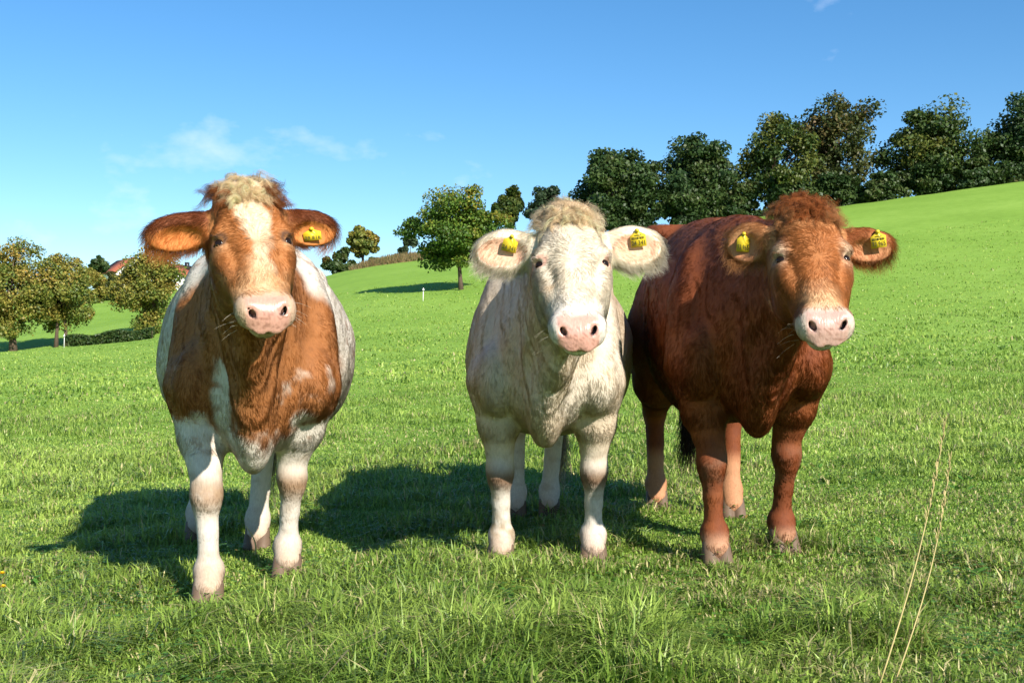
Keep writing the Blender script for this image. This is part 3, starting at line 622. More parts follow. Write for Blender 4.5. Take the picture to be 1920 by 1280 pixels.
def fur(root, V, F, Nn, reg, cfg, yaw, Rw, hc, B, H0, hs, ears, tags, tl):
    T = np.concatenate([F[:, [0, 1, 2]], F[:, [0, 2, 3]]]); A = 0.5 * np.linalg.norm(np.cross(V[T[:, 1]] - V[T[:, 0]], V[T[:, 2]] - V[T[:, 0]]), axis=1)
    _, _, hl, dens = cfg['coat'](V, reg, Nn)
    w = A * 1e4 * dens[T].mean(1) * cfg.get('density', 1.0); n = int(w.sum()); print('hairs', cfg['label'][:20], n)
    ti = RNG.choice(len(T), n, p=w / w.sum()); a, b = RNG.random(n), RNG.random(n); fl = a + b > 1; a[fl], b[fl] = 1 - a[fl], 1 - b[fl]
    t = T[ti]; P = V[t[:, 0]] * (1 - a - b)[:, None] + V[t[:, 1]] * a[:, None] + V[t[:, 2]] * b[:, None]
    nr = unit(Nn[t[:, 0]] * (1 - a - b)[:, None] + Nn[t[:, 1]] * a[:, None] + Nn[t[:, 2]] * b[:, None])
    r = regions(P, hc, ears, hs, cfg['scale'], cfg['cup']); C, pad, ln, _ = cfg['coat'](P, r, nr)
    for c, rad in tags:
        dd = np.linalg.norm(P - c[None], axis=1); ln = ln * np.clip((dd - rad * 0.55) / 0.03, 0.12, 1)
    hd = r['head'] > 0; er = r['ear'] > 0
    flow = np.tile(np.array([0.0, 0.75, -0.75]), (n, 1))
    flow[r['z'] < 0.5] = (0, 0.15, -1.0)
    # face: hair radiates from the whorl between the eyes
    wh = np.stack([r['u'] * 1.2, (r['v'] - 0.205), np.zeros(n)], 1); fh = unit(wh + 1e-4) @ B.T; flow = np.where(hd[:, None], fh, flow)
    eo = np.zeros((n, 3))
    for s in (-1, 1):
        b0, Em, Lh, hh = ears[s]; m = er & (r['side'] == s); e = (P - b0) @ Em
        out = np.stack([0.55 + 0 * e[:, 0], np.minimum(e[:, 1] / hh, 0.35) * 0.9 - 0.35, 0 * e[:, 0] + 0.1], 1); eo[m] = (unit(out) @ Em.T)[m]
    flow = np.where(er[:, None], eo, flow)
    # locks: slowly varying swirl
    sw = np.stack([fbm(P, 16, 101 + k, 2) - 0.5 for k in range(3)], 1) * 2.0; fine = RNG.normal(0, 0.22, (n, 3))
    flow = unit(flow) + sw * np.where(hd, 1.5, 0.9)[:, None] + fine
    tan = unit(flow - nr * (flow * nr).sum(1, keepdims=True))
    lift = np.where(hd, 0.28, 0.18) + 0.12 * RNG.random(n); lift = np.where(er, 0.55, lift)
    d0 = unit(tan + nr * lift[:, None]); ln = ln * (0.6 + 0.7 * RNG.random(n)) * np.where(er, cfg.get('fringe', 1.0), 1.0)
    keep = ln > 0.003; P, nr, C, ln, d0, tan, er, hd = P[keep], nr[keep], C[keep], ln[keep], d0[keep], tan[keep], er[keep], hd[keep]; n = len(P)
    k = 4; s = np.linspace(0, 1, k)[None, :, None]
    bend = -nr * 0.30 + np.array([0, 0, -0.15]); side = np.cross(tan, nr); wv = RNG.normal(0, 0.22, (n, 1))
    Pl = P[:, None] - nr[:, None] * 0.001 + ln[:, None, None] * (d0[:, None] * s + bend[:, None] * s ** 2 + (side * wv)[:, None] * np.sin(s * 3.0) * 0.6)
    rr = np.where(er, 0.00042, 0.00052)[:, None] * np.array([1.0, 0.9, 0.65, 0.15])[None]
    lk = np.where(hd, fbm(P + 0.35 * ln[:, None] * d0, 85, 401, 2), fbm(P * np.array([1.6, 0.7, 0.6]) + 0.2 * ln[:, None] * d0, 48, 411, 2)); shade = (np.where(hd, 0.62 + 0.72 * lk, cfg.get('plain', 0.80) + (1 - cfg.get('plain', 0.80)) * 1.9 * lk) + 0.09 * RNG.normal(0, 1, n))[:, None].clip(0.5, 1.35); C = np.clip(C * shade, 0, 0.9)
    nw = unit(nr * 0.80 + d0 * 0.20 + sw[keep] * np.where(hd, 0.45, 0.25)[:, None] + RNG.normal(0, 0.10, (n, 3))) @ Rw.T
    strands('coat', root, Pl[~er], rr[~er], C[~er], nw[~er]); strands('ear_fringe', root, Pl[er], rr[er], np.clip(C[er] * 1.15, 0, .9), nw[er], 'lock_fur')
    # --- curly poll hair, gathered in locks
    nl, per = int(cfg['poll'][0]), 24; m = nl
    u = RNG.normal(0, cfg['poll'][2], m); v = RNG.uniform(-0.060, 0.085, m) - 0.6 * cfg['poll_up']
    hq = np.stack([u, v, np.interp(v, HV, HT) + 0.02 - 0.3 * np.abs(u) ** 1.3], 1); P = H0 + hs * (hq @ B.T)
    Vh = V[reg['head'] > 0]; Nh = Nn[reg['head'] > 0]; vv = hc(Vh); top = (vv[:, 1] < 0.15) & (vv[:, 2] > -0.10); Vh, Nh = Vh[top], Nh[top]
    ii = np.array([np.argmin(((Vh - q) ** 2).sum(1)) for q in P]); P = Vh[ii]; nr = Nh[ii]
    mid_c, side_c, wdt = cfg['lock']; f = sstep(wdt, wdt + 0.012, np.abs(u))[:, None]; C = np.array(mid_c) * (1 - f) + np.array(side_c) * f; C = C * RNG.uniform(0.7, 1.25, (m, 1))
    outw = (np.clip(u / 0.05, -1, 1))[:, None] * B[:, 0][None]; fwd = B[:, 1][None]
    dirn = unit(nr * 0.55 + outw * 0.55 + fwd * RNG.uniform(-0.2, 0.9, (m, 1)) + RNG.normal(0, 0.42, (m, 3)))
    ln = cfg['poll'][1] * (0.55 + 0.6 * RNG.random(m)) * (1 - 0.35 * sstep(0.03, 0.09, v)); k = 9; s = np.linspace(0, 1, k)[None, :, None]
    side = unit(np.cross(dirn, nr + 0.01)); up2 = np.cross(side, dirn); ph = (RNG.random(m) * 6.28)[:, None, None]; cur = RNG.uniform(4.5, 9.0, m)[:, None, None]; amp = RNG.uniform(0.08, 0.20, m)[:, None, None]
    G = P[:, None] + ln[:, None, None] * (dirn[:, None] * s + np.array([0, -0.12, -0.42]) * s ** 2 + side[:, None] * (np.sin(s * cur + ph) - np.sin(ph)) * amp + up2[:, None] * (np.cos(s * cur + ph) - np.cos(ph)) * amp)
    G = np.repeat(G, per, 0); M_ = len(G); off = RNG.normal(0, 0.0050, (M_, 1, 3)); taper = (1 - 0.55 * s ** 1.5)
    Pl = G + off * taper + RNG.normal(0, 0.004, (M_, 1, 3)) * s ** 2; Pl = Pl - np.repeat(nr, per, 0)[:, None] * 0.003
    Cl = np.repeat(C, per, 0) * RNG.uniform(0.85, 1.15, (M_, 1)); offd = unit(off[:, 0])
    nw = unit(np.repeat(nr * 0.35 + dirn * 0.15 + B[:, 2][None] * 0.35, per, 0) + offd * 0.7) @ Rw.T
    strands('forelock', root, Pl, np.full((M_, 1), 0.00050) * np.linspace(1, 0.3, k)[None], np.clip(Cl * 1.3, 0, .9), nw, 'lock_fur')
    # --- tail switch
    m = 900; tt = RNG.random(m); P = tl[3][None] * (1 - tt[:, None]) + tl[4][None] * tt[:, None] + RNG.normal(0, 0.015, (m, 3))
    d = unit(np.stack([RNG.normal(0, 0.14, m), RNG.normal(0, 0.14, m), -np.ones(m)], 1)); s = np.linspace(0, 1, 6)[None, :, None]; ln = RNG.uniform(0.10, 0.30, m)
    Pl = P[:, None] + ln[:, None, None] * (d[:, None] * s) + 0.012 * np.sin(s * 9 + RNG.random((m, 1, 1)) * 6) * s
    strands('tail_switch', root, Pl, np.full((m, 1), 0.0011) * np.linspace(1, 0.3, 6)[None], np.tile(np.array(cfg['switch']), (m, 1)) * RNG.uniform(0.7, 1.3, (m, 1)), unit(RNG.normal(0, 1, (m, 3)) + np.array([0, -1.0, 0.3])))
    # --- whiskers and lashes
    Pw = []; cw = []
    for s_ in (-1, 1):
        for q in range(9):
            o = np.array([s_ * random.uniform(0.066, 0.084), random.uniform(0.39, 0.45), random.uniform(-0.13, -0.05)]); dd = np.array([s_ * 1.0, random.uniform(-0.2, 0.5), random.uniform(-0.4, 0.3)]); l = random.uniform(0.02, 0.06)
            Pw.append([H0 + hs * (B @ (o + dd * l * t_ + np.array([0, 0.25, -0.1]) * l * t_ * t_)) for t_ in np.linspace(0, 1, 6)]); cw.append((0.75, 0.68, 0.55))
        for q in range(26):
            th = random.uniform(-1.0, 1.0); o = np.array([s_ * (0.108 - 0.006 * abs(th)), 0.184 - 0.015 * math.cos(th), -0.026 + 0.018 * math.sin(th)]); dd = np.array([s_ * 0.7, -0.35, 0.35])
            Pw.append([H0 + hs * (B @ (o + dd * 0.026 * t_ + np.array([0, 0.3, 0.0]) * 0.026 * t_ * t_)) for t_ in np.linspace(0, 1, 6)]); cw.append(cfg['lash'])
    strands('whisker', root, np.array(Pw), np.full((len(Pw), 1), 0.00026) * np.linspace(1, 0.3, 6)[None], np.array(cw), np.tile(np.array(sv), (len(Pw), 1)))

def text_mesh(body, size):
    cu = bpy.data.curves.new('lettering', 'FONT'); cu.body = body; cu.size = size; cu.align_x = 'CENTER'; cu.align_y = 'CENTER'; cu.extrude = 0.0004; cu.space_character = 1.1
    o = bpy.data.objects.new('lettering_source', cu); COL.objects.link(o); dg = bpy.context.evaluated_depsgraph_get(); me = bpy.data.meshes.new_from_object(o.evaluated_get(dg))
    bpy.data.objects.remove(o); bpy.data.curves.remove(cu); me.materials.clear(); me.materials.append(M['ink']); return me
def ear_tag(root, c, rz, w, h, roll, txt, bar):
    # plate outline in local XZ, facing -Y; shoulders and a neck carrying the stud
    hw, hh = w / 2, h / 2
    out = [(-hw, -hh), (hw, -hh), (hw, hh * 0.62), (hw * 0.55, hh * 0.92), (hw * 0.26, hh * 1.12), (hw * 0.24, hh * 1.5), (-hw * 0.24, hh * 1.5), (-hw * 0.26, hh * 1.12), (-hw * 0.55, hh * 0.92), (-hw, hh * 0.62)]
    k = len(out); V = [(x, -0.0013, z) for x, z in out] + [(x, 0.0013, z) for x, z in out]
    F = [list(range(k)), list(range(2 * k - 1, k - 1, -1))] + [[i, i + k, (i + 1) % k + k, (i + 1) % k] for i in range(k)]
    o = add('ear_tag', mesh('ear_tag', np.array(V), F), M['tag'], root); o.location = c; o.rotation_euler = (R(8), roll, rz); o.rotation_mode = 'XYZ'
    tm = add('tag_number', text_mesh(txt, h * 0.46), None, o); tm.rotation_euler = (R(90), 0, 0); tm.location = (0, -0.0018, -hh * 0.48); 
    wd = max(v.co.x for v in tm.data.vertices) - min(v.co.x for v in tm.data.vertices); tm.scale = (w * 0.86 / wd, 1, 1)
    st = MB(); st.add(*tube([(0, -0.006, hh * 1.3), (0, 0.012, hh * 1.3)], [0.006, 0.006], 10)); add('stud', st.mesh('stud'), M['tag'], o)
    if bar:
        mb = MB(); x = -hw * 0.82; rr = random.Random(5)
        while x < hw * 0.8:
            b = rr.choice((0.0006, 0.001, 0.0014)); mb.box((x, -0.0018, hh * 0.22), (b / 2, 0.0003, hh * 0.17)); x += b + rr.choice((0.0008, 0.0012, 0.0018))
        mb.box((0, -0.0018, hh * 0.60), (hw * 0.45, 0.0003, hh * 0.05)); add('barcode', mb.mesh('barcode'), M['ink'], o)

COWS = [
    dict(label='brown and white pied cow with cream blaze, largest and nearest of the three', scale=1.0, width=1.07, pos=(-0.91, 4.02), yaw=R(11.5), pitch=R(38), head_yaw=R(21), roll=R(-4), head_scale=1.0,
         eyes=(475, 446, 3.30), front=[(393, 1132), (540, 1080)], hind=[(372, 1012), (484, 1026)], coat=coat_pied, cup=0.28, lift=0.015, poll_up=0.022, poll=(210, 0.064, 0.044), lock=((0.72, 0.54, 0.32), (0.24, 0.085, 0.026), 0.040), switch=(0.4, 0.3, 0.2), lash=(0.05, 0.03, 0.02),
         ears={-1: (R(4), R(8), 0.25, 0.165, 0.056), 1: (R(2), R(10), 0.25, 0.150, 0.056)}, tags=[(585, 441, 0.054, 0.031, R(-8), '29 816', False)]),
    dict(label='cream white cow with pink nose between the two brown cows', scale=0.98, width=1.0, pos=(0.13, 4.32), yaw=R(-3), pitch=R(40), head_yaw=R(1), roll=R(-1.5), head_scale=1.04,
         eyes=(1073, 487, 3.55), front=[(940, 1058), (1112, 1056)], hind=[(0.02, 5.50, 0), (1030, 966)], coat=coat_cream, plain=0.90, fringe=0.95, cup=0.05, lift=0.07, poll_up=0.045, poll=(200, 0.048, 0.048), lock=((0.70, 0.53, 0.33), (0.72, 0.58, 0.40), 0.05), switch=(0.5, 0.4, 0.3), lash=(0.7, 0.6, 0.5),
         ears={-1: (R(-3), R(4), 0.05, 0.165, 0.068), 1: (R(-6), R(4), 0.05, 0.165, 0.068)}, tags=[(956, 459, 0.048, 0.044, R(14), '24 341', False), (1197, 449, 0.050, 0.046, R(-8), '24 341', True)]),
    dict(label='red brown cow with curly poll and a grass stem at its mouth', scale=1.03, width=0.95, rise=0.15, rear=-0.10, pos=(0.90, 4.32), yaw=R(-1), pitch=R(39), head_yaw=R(-3), roll=R(-1), head_scale=1.05,
         eyes=(1526, 478, 3.62), front=[(1340, 1056), (1465, 1032)], hind=[(1230, 953), (1372, 968)], coat=coat_red, fringe=0.9, cup=0.25, lift=0.055, poll_up=0.040, poll=(260, 0.054, 0.052), lock=((0.30, 0.100, 0.030), (0.40, 0.19, 0.075), 0.035), switch=(0.06, 0.035, 0.025), lash=(0.2, 0.1, 0.05), tail=-0.02,
         ears={-1: (R(-14), R(24), 0.0, 0.125, 0.066, 0.055), 1: (R(0), R(8), 0.25, 0.150, 0.055)}, tags=[(1394, 457, 0.042, 0.052, R(3), '73 965', False), (1648, 451, 0.050, 0.046, R(-8), '73 965', True)]),
]
for c in COWS: make_cow(c)

# ------------------------------------------------------------------ trees and shrubs
def pal(kind, n, rng):
    P = {'maple': [(0.055, 0.115, 0.015), (0.100, 0.165, 0.018), (0.21, 0.21, 0.028), (0.34, 0.18, 0.03)],
         'autumn': [(0.105, 0.150, 0.026), (0.21, 0.205, 0.036), (0.32, 0.245, 0.05), (0.38, 0.19, 0.05)],
         'dark': [(0.026, 0.056, 0.015), (0.042, 0.078, 0.018), (0.066, 0.096, 0.024), (0.090, 0.088, 0.027)],
         'brownish': [(0.042, 0.062, 0.016), (0.070, 0.082, 0.020), (0.105, 0.088, 0.026), (0.15, 0.092, 0.03)],
         'yellowgreen': [(0.036, 0.070, 0.015), (0.068, 0.100, 0.018), (0.115, 0.125, 0.022), (0.16, 0.145, 0.025)],
         'blue': [(0.030, 0.055, 0.025), (0.040, 0.070, 0.030), (0.05, 0.08, 0.03), (0.06, 0.08, 0.03)]}[kind]
    return np.array(P)
def crown_mesh(name, c, rad, kind, nclump, per, leaf, rng, warm_top=0.5, flat=1.0):
    """leaf-sized faces gathered in clumps through an uneven crown"""
    d = unit(rng.normal(0, 1, (nclump, 3))); rr = rng.uniform(0.10, 0.80, nclump) ** 0.5
    bump = 0.80 + 0.34 * vnoise(d, 1.9, int(rng.integers(1, 99)))
    cc = d * (rr * bump)[:, None]; cc[:, 2] = np.where(cc[:, 2] < -0.55, cc[:, 2] * 0.75, cc[:, 2])
    nclump = int(nclump * 1.35); d = unit(rng.normal(0, 1, (nclump, 3))); rr = rng.uniform(0.06, 0.86, nclump) ** 0.5; bump = 0.80 + 0.34 * vnoise(d, 1.9, int(rng.integers(1, 99))); cc = d * (rr * bump)[:, None]; sz = rng.uniform(0.16, 0.31, nclump); dd = np.sort(np.linalg.norm(cc[:, None] - cc[None], axis=2), 1)[:, 2]; cc = np.where((dd > 0.30)[:, None], cc * 0.72, cc)
    per = int(per * 1.45); leaf = leaf * 0.80; ci = rng.integers(0, nclump, nclump * per); n = len(ci)
    off = unit(rng.normal(0, 1, (n, 3))) * (rng.random(n) ** 0.5)[:, None] * sz[ci][:, None]; off[:, 2] *= 0.7
    q = cc[ci] + off; P = q * np.array(rad) + np.array(c)
    nrm = unit(off * 1.2 + q * 0.4 + np.array([0, 0, 0.35]) + rng.normal(0, 0.55, (n, 3)))
    t = unit(np.cross(nrm, rng.normal(0, 1, (n, 3)))); b = np.cross(nrm, t); L = (leaf * rng.uniform(0.6, 1.35, n))[:, None]; Wd = L * rng.uniform(0.55, 0.8, (n, 1))
    V = np.stack([P - t * L * 0.5, P + b * Wd * 0.5 + nrm * L * 0.10, P + t * L * 0.5 - nrm * L * 0.08, P - b * Wd * 0.5 + nrm * L * 0.10], 1).reshape(-1, 3)
    F = np.arange(n * 4).reshape(-1, 4)
    me = mesh(name, V, F)
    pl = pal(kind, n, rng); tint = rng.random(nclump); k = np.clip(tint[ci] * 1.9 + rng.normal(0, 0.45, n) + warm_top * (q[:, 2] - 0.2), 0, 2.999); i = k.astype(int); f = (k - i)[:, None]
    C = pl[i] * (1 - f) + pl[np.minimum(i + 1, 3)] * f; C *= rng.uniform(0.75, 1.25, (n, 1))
    attr_color(me, 'tint', C, 'FACE'); me.materials.append(M['leaf']); return me, cc * np.array(rad) + np.array(c)
def tree(name, label, cat, Y, x0, x1, yt, yb, trunk, kind, nclump=46, per=150, leaf=0.26, group=None, trunks=None, seed=1, warm=0.5, thick=0.035):
    rng = np.random.default_rng(seed); px = FPX / Y
    cx = ((x0 + x1) / 2 - 960) / px; zt = CAM_Z + (YH - yt) / px; zb = CAM_Z + (YH - yb) / px; rx = (x1 - x0) / 2 / px
    bx = (trunk - 960) / px; bz = gz(bx, Y) - 0.15
    root = empty(name, (bx, Y, bz)); tag(root, label, cat, group)
    c = np.array([cx - bx, 0, (zt + zb) / 2 - bz]); rad = (rx * 1.2, rx * 1.1, (zt - zb) / 2 * 1.10)
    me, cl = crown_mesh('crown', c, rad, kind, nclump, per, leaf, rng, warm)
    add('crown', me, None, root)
    mb = MB(); H = c[2]; r0 = max(0.05, thick * (zt - bz))
    for tx in (trunks or [0.0]):
        top = np.array([c[0] * 0.7 + tx * 0.3, 0, H + rad[2] * 0.35]); base = np.array([tx, 0, -0.1])
        pts = [base + (top - base) * f + np.array([0.05 * r0 * 6 * math.sin(4 * f + seed), 0.05 * r0 * 5 * math.cos(3 * f), 0]) * (1 if 0 < f < 1 else 0) for f in np.linspace(0, 1, 6)]
        mb.add(*tube(pts, [r0 * (1.25 if i == 0 else 1.0) * (1 - 0.82 * i / 5) for i in range(6)], 8))
    tr = add('trunk', mb.mesh('trunk', True), M['bark'], root)
    for j in range(min(12, nclump)):
        q = cl[j * (nclump // min(12, nclump))]; f = rng.uniform(0.35, 0.8); st = base + (top - base) * f; bm_ = MB()
        mid = (st + q) / 2 + np.array([0, 0, 0.10 * rad[2]]); bm_.add(*tube([st, mid, q], [r0 * 0.42 * (1 - 0.5 * f), r0 * 0.25, r0 * 0.07], 6)); add('limb', bm_.mesh('limb', True), M['bark'], tr)
    return root
RG = 'trees along the ridge above the pasture'
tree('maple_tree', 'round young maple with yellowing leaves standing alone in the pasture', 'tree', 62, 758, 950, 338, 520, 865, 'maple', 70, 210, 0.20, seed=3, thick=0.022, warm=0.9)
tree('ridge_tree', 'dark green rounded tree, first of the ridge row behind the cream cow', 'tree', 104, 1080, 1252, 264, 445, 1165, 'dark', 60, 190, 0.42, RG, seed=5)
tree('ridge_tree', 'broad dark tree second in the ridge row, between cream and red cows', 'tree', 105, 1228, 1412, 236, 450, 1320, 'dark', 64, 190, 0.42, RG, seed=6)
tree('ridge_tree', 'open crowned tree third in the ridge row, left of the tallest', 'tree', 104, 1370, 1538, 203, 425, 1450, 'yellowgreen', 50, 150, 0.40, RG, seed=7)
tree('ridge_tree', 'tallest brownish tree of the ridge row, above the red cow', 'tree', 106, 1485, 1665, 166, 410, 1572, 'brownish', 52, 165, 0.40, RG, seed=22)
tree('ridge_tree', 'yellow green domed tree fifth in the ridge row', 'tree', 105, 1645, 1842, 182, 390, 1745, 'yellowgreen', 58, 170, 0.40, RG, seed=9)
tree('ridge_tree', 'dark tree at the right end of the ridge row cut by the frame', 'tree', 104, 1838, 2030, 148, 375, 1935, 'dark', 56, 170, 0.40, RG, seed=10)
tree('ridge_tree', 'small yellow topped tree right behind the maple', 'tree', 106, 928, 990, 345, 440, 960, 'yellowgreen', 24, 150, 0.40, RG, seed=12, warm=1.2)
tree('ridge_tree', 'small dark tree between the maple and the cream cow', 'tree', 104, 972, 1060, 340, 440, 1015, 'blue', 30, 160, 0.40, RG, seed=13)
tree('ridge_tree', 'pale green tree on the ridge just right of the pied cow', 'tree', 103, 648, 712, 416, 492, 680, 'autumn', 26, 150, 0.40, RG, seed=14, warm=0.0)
LG = 'field trees at the lower left'
tree('field_tree', 'wide autumn tinted tree at the left edge of the picture', 'tree', 84, -80, 104, 446, 640, 25, 'autumn', 66, 200, 0.24, LG, seed=15)
tree('field_tree', 'autumn tinted tree with two slim stems beside the leftmost tree', 'tree', 86, 55, 182, 450, 634, 105, 'autumn', 56, 190, 0.24, LG, seed=16, trunks=[0.0, 0.8], thick=0.02)
tree('field_tree', 'green and orange tree close beside the pied cow', 'tree', 88, 210, 350, 446, 628, 292, 'autumn', 60, 180, 0.24, LG, seed=17)
tree('field_tree', 'small dark tree far off left of the red roofed house', 'tree', 190, 164, 208, 474, 520, 186, 'dark', 22, 130, 0.5, LG, seed=18)
def bush(label, Y, x0, x1, yt, yb, kind, seed, name='bush', n=18, per=150, leaf=0.40, group=None, base=True):
    rng = np.random.default_rng(seed); px = FPX / Y; cx = ((x0 + x1) / 2 - 960) / px; zt = CAM_Z + (YH - yt) / px; zb = CAM_Z + (YH - yb) / px
    g = gz(cx, Y); zb = min(zb, g - 0.9) if base else zb; rx = (x1 - x0) / 2 / px
    root = empty(name, (cx, Y, g)); tag(root, label, 'bush', group)
    me, cl = crown_mesh('foliage', np.array([0, 0, (zt + zb) / 2 - g]), (rx * 1.32, min(rx, 2.2), (zt - zb) / 2 * 1.22), kind, n, per, leaf, rng, 0.2); add('foliage', me, None, root)
    mb = MB()
    for q in cl[:5]: mb.add(*tube([(q[0] * 0.2, q[1] * 0.2, -0.2), q * 0.6, q], [0.05, 0.035, 0.01], 5))
    add('stem', mb.mesh('stem', True), M['bark'], root)
UG = 'dark bushes under the ridge trees'
for i, (x0, x1, dy, w) in enumerate([(1075, 1165, 70, 'under the left side of the first ridge tree'), (1150, 1235, 76, 'between the first and second ridge trees'), (1215, 1350, 82, 'under the second ridge tree'), (1325, 1445, 76, 'under the third ridge tree'), (1420, 1535, 78, 'between the third and tallest ridge trees'), (1510, 1630, 70, 'under the tallest ridge tree'),
                                  (1605, 1705, 56, 'left of the yellow green domed tree'), (1685, 1805, 66, 'under the yellow green domed tree'), (1785, 1885, 70, 'left of the last ridge tree'), (1862, 1995, 74, 'under the last ridge tree')]):
    mx = (x0 + x1) / 2; ye = np.interp(mx, [1100, 1600, 1920], [442, 381, 339]); bush('dark bush ' + w, 102.0 + (i % 2) * 0.6, x0, x1, ye - dy, ye + 8, 'dark', 30 + i, group=UG, n=26, per=170)
bush('dark shrub behind the white ear side of the pied cow, under the pale tree', 102, 612, 668, 458, 502, 'dark', 41, group='shrubs along the left ridge')
bush('low green shrub at the foot of the pale ridge tree', 101.5, 686, 724, 472, 494, 'yellowgreen', 42, group='shrubs along the left ridge', n=12)
bush('small blue green bush above the dry bank, left of the maple', 103, 738, 790, 446, 482, 'blue', 43, group='shrubs along the left ridge', n=14)
bush('brownish thicket in front of the red roofed house', 150, 158, 250, 500, 560, 'brownish', 44, group='shrubs in the valley', leaf=0.4)
bush('orange tipped shrub between the left trees and the house', 140, 140, 200, 505, 570, 'autumn', 45, group='shrubs in the valley', leaf=0.4)
# clipped hedge below the left trees
def hedge():
    rng = np.random.default_rng(77); Y = 79.0; px = FPX / Y; x0, x1 = (128 - 960) / px, (285 - 960) / px
    root = empty('hedge', ((x0 + x1) / 2, Y, gz((x0 + x1) / 2, Y))); tag(root, 'low dark clipped hedge below the trees beside the pied cow', 'hedge')
    n = 9000; X = rng.uniform(x0, x1, n); yy = Y + rng.uniform(-0.6, 0.6, n); z = terrain(X, yy) + rng.random(n) ** 0.6 * (0.80 + 0.12 * np.sin(X * 2))
    P = np.stack([X, yy, z], 1) - np.array(root.location); t = unit(rng.normal(0, 1, (n, 3))); b = unit(np.cross(t, rng.normal(0, 1, (n, 3)))); l = 0.11
    V = np.stack([P - t * l, P + b * l * .6, P + t * l, P - b * l * .6], 1).reshape(-1, 3); me = mesh('foliage', V, np.arange(n * 4).reshape(-1, 4))
    attr_color(me, 'tint', pal('dark', 1, rng)[rng.integers(0, 3, n)], 'FACE'); add('foliage', me, M['leaf'], root)
    for x in np.linspace(x0, x1, 10):
        mb = MB(); mb.add(*tube([(x - root.location.x, 0, gz(x, Y) - root.location.z - 0.1), (x - root.location.x, 0, gz(x, Y) - root.location.z + 0.6)], [0.04, 0.02], 5)); add('stem', mb.mesh('stem'), M['bark'], root)
hedge()

# ------------------------------------------------------------------ houses in the valley
def house(label, px_, Y, ytop, w, d, hw, hr, rz):
    k = FPX / Y; x = (px_ - 960) / k; zt = CAM_Z + (YH - ytop) / k; z0 = zt - hw - hr
    root = empty('house', (x, Y, z0), rz); tag(root, label, 'house')
    V = [(-w, -d, -6), (w, -d, -6), (w, d, -6), (-w, d, -6), (-w, -d, hw), (w, -d, hw), (w, d, hw), (-w, d, hw), (0, -d, hw + hr), (0, d, hw + hr)]
    add('wall', mesh('wall', np.array(V, float), [[0, 1, 5, 8, 4], [2, 3, 7, 9, 6], [1, 2, 6, 5], [3, 0, 4, 7], [3, 2, 1, 0]]), M['render_wall'], root)
    o = 0.35; t = 0.18; sl_ = hr / w; mb = MB()
    for s in (-1, 1):
        a = [(s * (w + o), -d - o, hw - o * sl_ + 0.02), (s * (w + o), d + o, hw - o * sl_ + 0.02), (0, d + o, hw + hr + 0.02), (0, -d - o, hw + hr + 0.02)]
        mb.add(a + [(p[0], p[1], p[2] + t) for p in a], [[0, 1, 2, 3], [7, 6, 5, 4], [0, 4, 5, 1], [1, 5, 6, 2], [2, 6, 7, 3], [3, 7, 4, 0]])
    rf = add('roof', mb.mesh('roof'), M['roof'], root); cb = MB(); cb.box((w * 0.35, 0, hw + hr * 0.95), (0.3, 0.3, 0.7)); add('chimney', cb.mesh('chimney'), M['dark'], rf)
    for (wx, wz) in ((-w * 0.4, hw * 0.55), (w * 0.4, hw * 0.55), (0, hw + hr * 0.3)):
        b = MB(); b.box((wx, -d - 0.02, wz), (0.5, 0.05, 0.65)); wd = add('window', b.mesh('window'), M['white_plastic'], root)
        b = MB(); b.box((wx, -d - 0.075, wz), (0.4, 0.01, 0.55)); add('pane', b.mesh('pane'), M['dark'], wd)
house('white gabled house with red tiled roof above the valley trees', 236, 215, 487, 3.6, 5.0, 3.2, 2.6, R(38))
house('white house half hidden behind the tree beside the pied cow', 338, 205, 498, 4.0, 4.0, 3.0, 2.4, R(-20))

# ------------------------------------------------------------------ dry bank on the ridge
def bank():
    Y = 98.0; k = FPX / Y; nx, ny = 60, 14; V = []; x0, x1 = (655 - 960) / k, (822 - 960) / k
    for i in range(nx + 1):
        for j in range(ny + 1):
            f, g = i / nx, j / ny; x = x0 + (x1 - x0) * f; y = Y - 0.5 + 6 * g; e = math.sin(math.pi * min(1, f * 1.0)) ** 0.6
            V.append((x, y, gz(x, y) - 0.05 + e * math.sin(math.pi * g) ** 0.7 * (0.62 + 0.10 * math.sin(f * 13) + 0.10 * math.sin(f * 41 + g * 9) + 0.06 * math.sin(f * 97 + g * 23))))
    F = [[i * (ny + 1) + j, (i + 1) * (ny + 1) + j, (i + 1) * (ny + 1) + j + 1, i * (ny + 1) + j + 1] for i in range(nx) for j in range(ny)]
    tag(add('bank', mesh('bank', np.array(V), F, True), M['dry']), 'dry brown grassy bank on the ridge left of the maple', kind='structure')
M['dry'] = plain('dry', (0.21, 0.155, 0.065), 0.9, 0.1, 0.5, 3.5)
bank()
